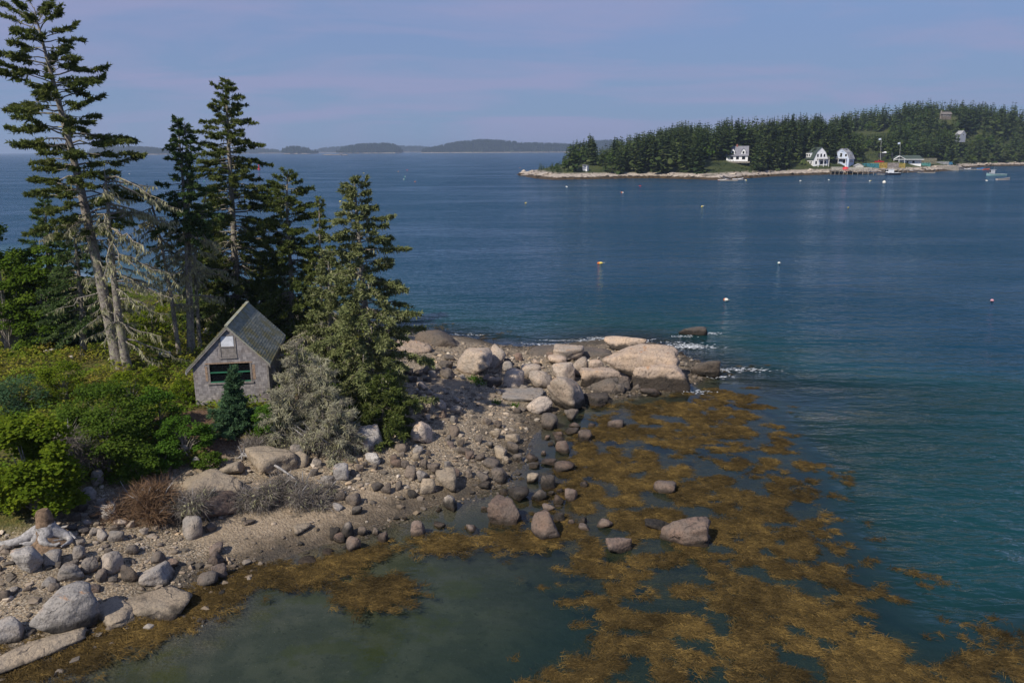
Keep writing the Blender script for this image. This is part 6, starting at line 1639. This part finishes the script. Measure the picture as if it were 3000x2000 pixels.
for (px, py, pt, lb, w) in [(2579, 472, 405, 'tall white flagpole left of the boathouse', .06), (2635, 478, 417, 'flagpole with small pale flag at the boathouse', .06), (2423, 468, 413, 'bare utility pole between the two gambrel houses', .08), (2784, 470, 450, 'thin pole behind the log bulkhead', .07)]:
    p = pgnd(px, py); tp_ = at_y(px + 3, pt, p[1])
    R = thing('flagpole' if 'flag' in lb else 'pole', lb, 'pole', p)
    MB().tube(np.array([[0, 0, -.5], tp_ - p]), [w, w * .7], 6).build('shaft', M_HW if 'flag' in lb else M_WOOD, R)
    if 'flag' in lb:
        q = tp_ - p; MB().raw(np.array([[q[0] - .1, q[1], q[2]], [q[0] - 1.6, q[1] + .3, q[2] - .2], [q[0] - 1.5, q[1] + .2, q[2] - 1.4], [q[0] - .1, q[1], q[2] - 1.2], [q[0] - .1, q[1] + .03, q[2]], [q[0] - 1.6, q[1] + .33, q[2] - .2], [q[0] - 1.5, q[1] + .23, q[2] - 1.4], [q[0] - .1, q[1] + .03, q[2] - 1.2]]), f4=[[0, 1, 2, 3], [7, 6, 5, 4], [0, 4, 5, 1], [2, 6, 7, 3]]).build('flag', M_HB, R)
p = pgnd(2592, 462); R = thing('parasol', 'pale open parasol above the harbour yard', 'parasol', p)
MB().raw(np.array([[0, 0, 4.2]] + [[2.6 * math.cos(a), 2.6 * math.sin(a), 3.3] for a in np.arange(8) * .785]), f3=[[0, 1 + i, 1 + (i + 1) % 8] for i in range(8)]).build('canopy', M_HW, R); MB().tube(np.array([[0, 0, -.5], [0, 0, 4.2]]), [.06, .06], 5).build('pole', M_WOOD, R)

# ------------------------------------------------------------------ buoys
d3, f3_ = ico(3)
def buoy(px, py, s, cols, label, big=False):
    p = at(px, py)
    R = thing('mooring_ball' if big else 'lobster_buoy', label, 'buoy', (p[0], p[1], 0), (px * 1.7) % 6.28, 'buoys on the water')
    def bm(c): 
        n_ = 'buoy_%d_%d_%d' % tuple(int(v * 99) for v in c)
        return bpy.data.materials.get(n_) or m_plain(n_, c, .5, .08, 4)
    if big:
        MB().raw(d3 * s + np.array([0, 0, s * .75]), f3=f3_).build('ball', bm(cols[0]), R, True)
        MB().tube(np.array([[0, 0, s * 1.6], [0, 0, s * 2.0]]), [.2 * s, .1 * s], 8).build('ring', bm(cols[-1]), R)
        return
    u = np.array([-1, -.85, -.5, 0, .5, .8, 1.0]); r = np.array([.25, .75, 1, 1, .8, .45, .2])
    A = np.stack([u * s * 1.5, u * 0, .12 * s + u * .25 * s + .25 * s], -1)
    MB().tube(A[:4], r[:4] * s * .62, 10).build('body', bm(cols[0]), R, True)
    MB().tube(A[3:], r[3:] * s * .62, 10).build('nose', bm(cols[-1]), R, True)
    MB().tube(np.array([A[-1], A[-1] + np.array([s * 1.3, 0, .25 * s])]), [.07 * s, .06 * s], 6).build('spindle', bm((.5, .45, .3)), R)
OR, WH_, YE, GR, PK_, RE = (.62, .16, .03), (.75, .73, .66), (.66, .52, .12), (.04, .38, .27), (.72, .36, .40), (.55, .04, .05)
for b in [(1758, 773, .30, (OR, YE), 'orange and yellow buoy nearest above the granite point'), (2282, 773, .30, (GR, WH_), 'green and white buoy out in the bay'), (2127, 881, .30, (OR, WH_), 'orange and white buoy right of the granite point'), (2906, 884, .30, (WH_, PK_), 'pink-white buoy alone near the right picture edge'),
          (1541, 596, .34, (YE, WH_), 'pale yellow buoy below the tip of the far point'), (2058, 606, .36, (YE, WH_), 'pale yellow buoy mid-bay below the cape house'), (2485, 610, .36, (WH_, YE), 'cream buoy mid-bay below the pale blue house'), (1660, 548, .36, (WH_, WH_), 'white buoy just below the far point ledges'), (1823, 565, .36, (WH_, OR), 'white buoy with orange tip below the far trees'),
          (1875, 546, .38, (RE, RE), 'red buoy below the dark trees of the point'), (2345, 531, .45, (WH_, WH_), 'white buoy before the white gambrel house beach'), (2428, 528, .4, (WH_, WH_), 'small white buoy before the short wharf'), (2549, 531, .4, (WH_, YE), 'small cream buoy before the long wharf'), (2890, 530, .42, (WH_, WH_), 'white buoy left of the open skiff'), (2185, 529, .4, (YE, WH_), 'yellowish buoy right of the cape house float'),
          (1523, 492, .4, (OR, YE), 'tiny orange buoy left of the far point tip'), (997, 591, .32, (YE, YE), 'yellow buoy beside the lichen spruce top'), (1193, 499, .4, (RE, RE), 'red buoy in open water right of the spruce tops'), (1186, 518, .36, (GR, WH_), 'upper teal buoy of a close pair in open water'), (1184, 526, .36, (GR, WH_), 'lower teal buoy of a close pair in open water'), (1216, 533, .36, (OR, OR), 'orange buoy right of the teal pair'),
          (1167, 503, .36, (YE, OR), 'yellow buoy above the teal pair'), (1066, 508, .36, (YE, YE), 'small yellow buoy above the broad lichen spruce'), (1072, 533, .36, (YE, WH_), 'pale yellow buoy just above the broad lichen spruce'), (1026, 489, .36, (WH_, YE), 'far cream buoy below the distant islands'), (599, 532, .34, (GR, WH_), 'green buoy seen between the slim and tall spruces'), (364, 543, .34, (GR, GR), 'green buoy right of the dead snag top'), (379, 510, .36, (WH_, WH_), 'white buoy above the snag branches')]:
    buoy(*b)
buoy(2476, 510, 2.6, (RE, WH_), 'big red ball hanging at the wharf end', True)
buoy(2590, 538, .75, (WH_, YE), 'round white mooring ball off the lobster boat', True)
p = at(759, 497)
R = thing('channel_buoy', 'red channel marker buoy far out beside the tall spruce', 'buoy', (p[0], p[1], 0))
MB().tube(np.array([[0, 0, -.5], [0, 0, 1.0], [0, 0, 1.02], [0, 0, 3.4]]), [1.2, 1.2, .5, .35], 10).build('body', bpy.data.materials['buoy_54_3_4'], R)
MB().tube(np.array([[0, 0, 3.4], [0, 0, 4.6]]), [.7, .1], 8).build('top_mark', bpy.data.materials['buoy_54_3_4'], R)

# ------------------------------------------------------------------ far islands
M_ISL = shore_mat('far_island_ground', ((0.012, 0.020, 0.010), (0.025, 0.035, 0.014)), .8, 3.0, .15)
M_FISL = m_leaf('far_island_spruce', [(0, (0.006, 0.012, 0.007)), (0.6, (0.016, 0.026, 0.012)), (1.0, (0.035, 0.048, 0.02))], .0)
def island(label, x0, x1, D, top_px, seed, sites_n, nm='far_island'):
    rng = np.random.default_rng(seed)
    hor = lambda px: 440 - (px - 1500) * ROLL
    cx = (x0 + x1) / 2
    xa = (x0 - 1500) / F * D * 1.02; xb = (x1 - 1500) / F * D * 1.02
    w = xb - xa; dp = max(w * .45, 160)
    nx, ny = 90, 30
    X, Y = np.meshgrid(np.linspace(xa - 20, xb + 20, nx), np.linspace(D - 20, D + dp, ny))
    u = (X - (xa + xb) / 2) / (w / 2); v = (Y - (D + dp / 2)) / (dp / 2)
    e = 1 - (np.abs(u) ** 7 + np.abs(v) ** 2.2) + fbm(X * .012, Y * .012, seed=seed) * .7
    tpx = [p[0] for p in top_px]; tpy = [p[1] for p in top_px]
    colp = 1500 + X / (Y * 1.02) * F
    top = np.interp(colp, tpx, tpy) + 4; Ht = (hor(colp) - top) / (F * 1.03) * Y + CAM_H
    H = np.where(e > 0, 3.5 * sstep(0, .10, e) + np.clip(Ht - 24, 0, 60) * sstep(.05, .6, e), -3)
    tag(add(nm, make_mesh(nm, np.stack([X, Y, H], -1).reshape(-1, 3), [grid_faces(nx, ny)], M_ISL, True)), label, 'island', 'islands on the horizon', 'structure')
    mb = MB(); k = 0; tries = 0
    while k < sites_n and tries < sites_n * 12:
        tries += 1
        i = rng.integers(2, nx - 2); j = rng.integers(0, ny)
        if rng.random() < .5: j = min(j, rng.integers(0, ny))
        if e[j, i] < .09: continue
        x = X[j, i] + rng.normal() * 6; y = Y[j, i] + rng.normal() * 6; z = H[j, i]
        px = 1500 + x / (y * 1.02) * F
        hmax = (hor(px) - (np.interp(px, tpx, tpy) + 2.5 + float(fbm(np.array(px * .35), np.array(1.5 + seed), seed=seed, octv=2)) * 26 - (4 if rng.random() < .12 else 0))) / (F * 1.03) * y + CAM_H - z
        if hmax < 5: continue
        h = min(rng.uniform(12, 26), hmax)
        n_ = 5; th = rng.uniform(0, 6.28)
        a = th + np.arange(n_) * 6.28 / n_
        r = h * rng.uniform(.20, .30)
        V = np.vstack([[[x, y, z + h]], np.stack([x + np.cos(a) * r, y + np.sin(a) * r, np.full(n_, z + h * .12) + rng.normal(size=n_)], -1)])
        mb.raw(V, f3=[[0, 1 + q, 1 + (q + 1) % n_] for q in range(n_)], rnd=rng.random()); k += 1
    tag(mb.build('island_wood', M_FISL), 'dark spruce wood on ' + label, 'wood', None, 'stuff')
island('the leftmost low island on the horizon', 297, 578, 4300, [(297, 440), (310, 432), (340, 427), (420, 424), (500, 428), (540, 434), (578, 446)], 901, 2600)
island('the thin island strip behind the tall spruce', 700, 872, 5600, [(700, 436), (740, 432), (800, 431), (850, 434), (872, 442)], 903, 1300)
island('the small dark island in the middle of the horizon', 856, 946, 4400, [(856, 440), (865, 428), (890, 424), (930, 428), (946, 438)], 905, 900)
island('the long hazy island behind the middle of the horizon', 930, 1300, 6600, [(930, 434), (1000, 426), (1100, 422), (1250, 424), (1300, 430)], 907, 2200)
island('the wooded island right of the small dark one', 1010, 1190, 4700, [(1010, 436), (1040, 424), (1080, 418), (1150, 415), (1180, 420), (1190, 430)], 909, 1700)
island('the largest humped island reaching toward the far point', 1235, 1700, 4900, [(1235, 432), (1290, 424), (1350, 412), (1420, 405), (1480, 408), (1530, 414), (1700, 418)], 911, 4200)
island('the hazy shore behind the tip of the far point', 1660, 1850, 5200, [(1660, 420), (1740, 408), (1800, 406), (1850, 420)], 913, 1300)
for i, (px, py, w) in enumerate([(962, 454.5, 60), (985, 454.5, 45), (1010, 455.5, 30)]):
    p = at(px, py); vv, ff = rock_shape(950 + i, 2, 6, 6)
    tag(add('skerry', make_mesh('skerry', vv * np.array([w / 2, w / 4, 3.5]), [ff], M_SHR, True), None, (p[0], p[1], -.3)), ['bare skerry left of a row of three on the horizon', 'middle bare skerry of three on the horizon', 'right bare skerry of three on the horizon'][i], 'rock', 'skerries')

# ------------------------------------------------------------------ surf at the point
M_FOAM = m_plain('sea_foam', (0.80, 0.83, 0.86), .8, .1, 8)
rng = np.random.default_rng(990); mb = MB()
for (px, py, rx, ry, n) in [(2000, 1012, 1.8, .7, 220), (2030, 1018, 1.4, .5, 200), (2140, 1085, 2.6, .5, 220), (1868, 1000, 1.2, .5, 160), (1700, 998, 3.0, .35, 160), (1760, 992, 1.0, .3, 90), (2000, 987, .8, .3, 70), (2078, 978, 1.0, .3, 70), (2100, 1105, .7, .4, 90), (1600, 1010, 2.5, .3, 60), (2045, 1150, .8, .4, 40), (1370, 982, 1.5, .3, 40)]:
    p = at(px, py); q = rng.normal(size=(n, 2)) * np.array([rx, ry]) * .6
    P = np.stack([p[0] + q[:, 0], p[1] + q[:, 1], rng.uniform(.015, .10, n)], -1); a = rng.normal(size=n) * .4
    mb.kites(P, np.stack([np.cos(a), np.sin(a), a * 0], -1), rng.uniform(.06, .35, n), rng.uniform(.02, .07, n), rng, side=np.array([0, 0, 1.0]) + rng.normal(size=(n, 3)) * .2)
tag(mb.build('surf_foam', M_FOAM), 'white surf breaking around the granite point', 'foam', None, 'stuff')

# ------------------------------------------------------------------ haze over the bay
mb = MB().box((-13000, -2000, -12), (13000, 13000, 85))
m, t = new_mat('sea_haze')
pv = N(t, 'ShaderNodeVolumePrincipled'); pv.inputs['Color'].default_value = (0.64, 0.78, 1.0, 1); pv.inputs['Density'].default_value = 0.00012; pv.inputs['Anisotropy'].default_value = 0.2
o_ = N(t, 'ShaderNodeOutputMaterial'); L(t, pv.outputs[0], o_.inputs['Volume'])
o = mb.build('haze', m); tag(o, 'thin bluish summer haze over the bay', 'haze', None, 'stuff')

# ------------------------------------------------------------------ tell look-alike stones apart by tone and order from the left
TONE = {'granite_pale': 'pale', 'granite_point': 'pale', 'granite_grey': 'grey', 'granite_white': 'whitish', 'granite_dark': 'dark', 'granite_wet_brown': 'brown', 'granite_tan': 'tan'}
PLACE = {LB: 'on the pebble beach below the stump', 'shaded stone in the gully between maple bush and brush pile': 'in the gully beside the brush pile', LS: 'on the cobble beach below the lichen spruce',
         'rounded stone on the upper cobbles between spruce and outcrop': 'on the upper cobbles before the outcrop', 'smooth grey stone in the cluster at the edge of the green pool': 'in the cluster at the green pool edge',
         'small stone in the shallows left of the square block': 'in the shallows left of the square block', 'brown stone standing in the shallows between beach and weed bed': 'in the shallows between beach and weed',
         'small dark or pale stone wedged around the granite point': 'wedged around the granite point'}
ORD = 'first second third fourth fifth sixth seventh eighth ninth tenth eleventh twelfth thirteenth fourteenth fifteenth sixteenth seventeenth eighteenth nineteenth twentieth'.split()
def ordinal(i):
    return ORD[i] if i < 20 else ('%d%s' % (i + 1, {1: 'st', 2: 'nd', 3: 'rd'}.get((i + 1) % 10, 'th')))
sets = {}
for o in C.objects:
    if o.get('label') in PLACE and o.type == 'MESH':
        sets.setdefault((o['label'], TONE.get(o.data.materials[0].name, 'grey')), []).append(o)
for (lb, tone), objs in sets.items():
    objs.sort(key=lambda o: proj(o.location)[0])
    for i, o in enumerate(objs):
        o['label'] = ('only ' + tone + ' stone ' + PLACE[lb]) if len(objs) == 1 else ordinal(i) + ' ' + tone + ' stone from the left ' + PLACE[lb]
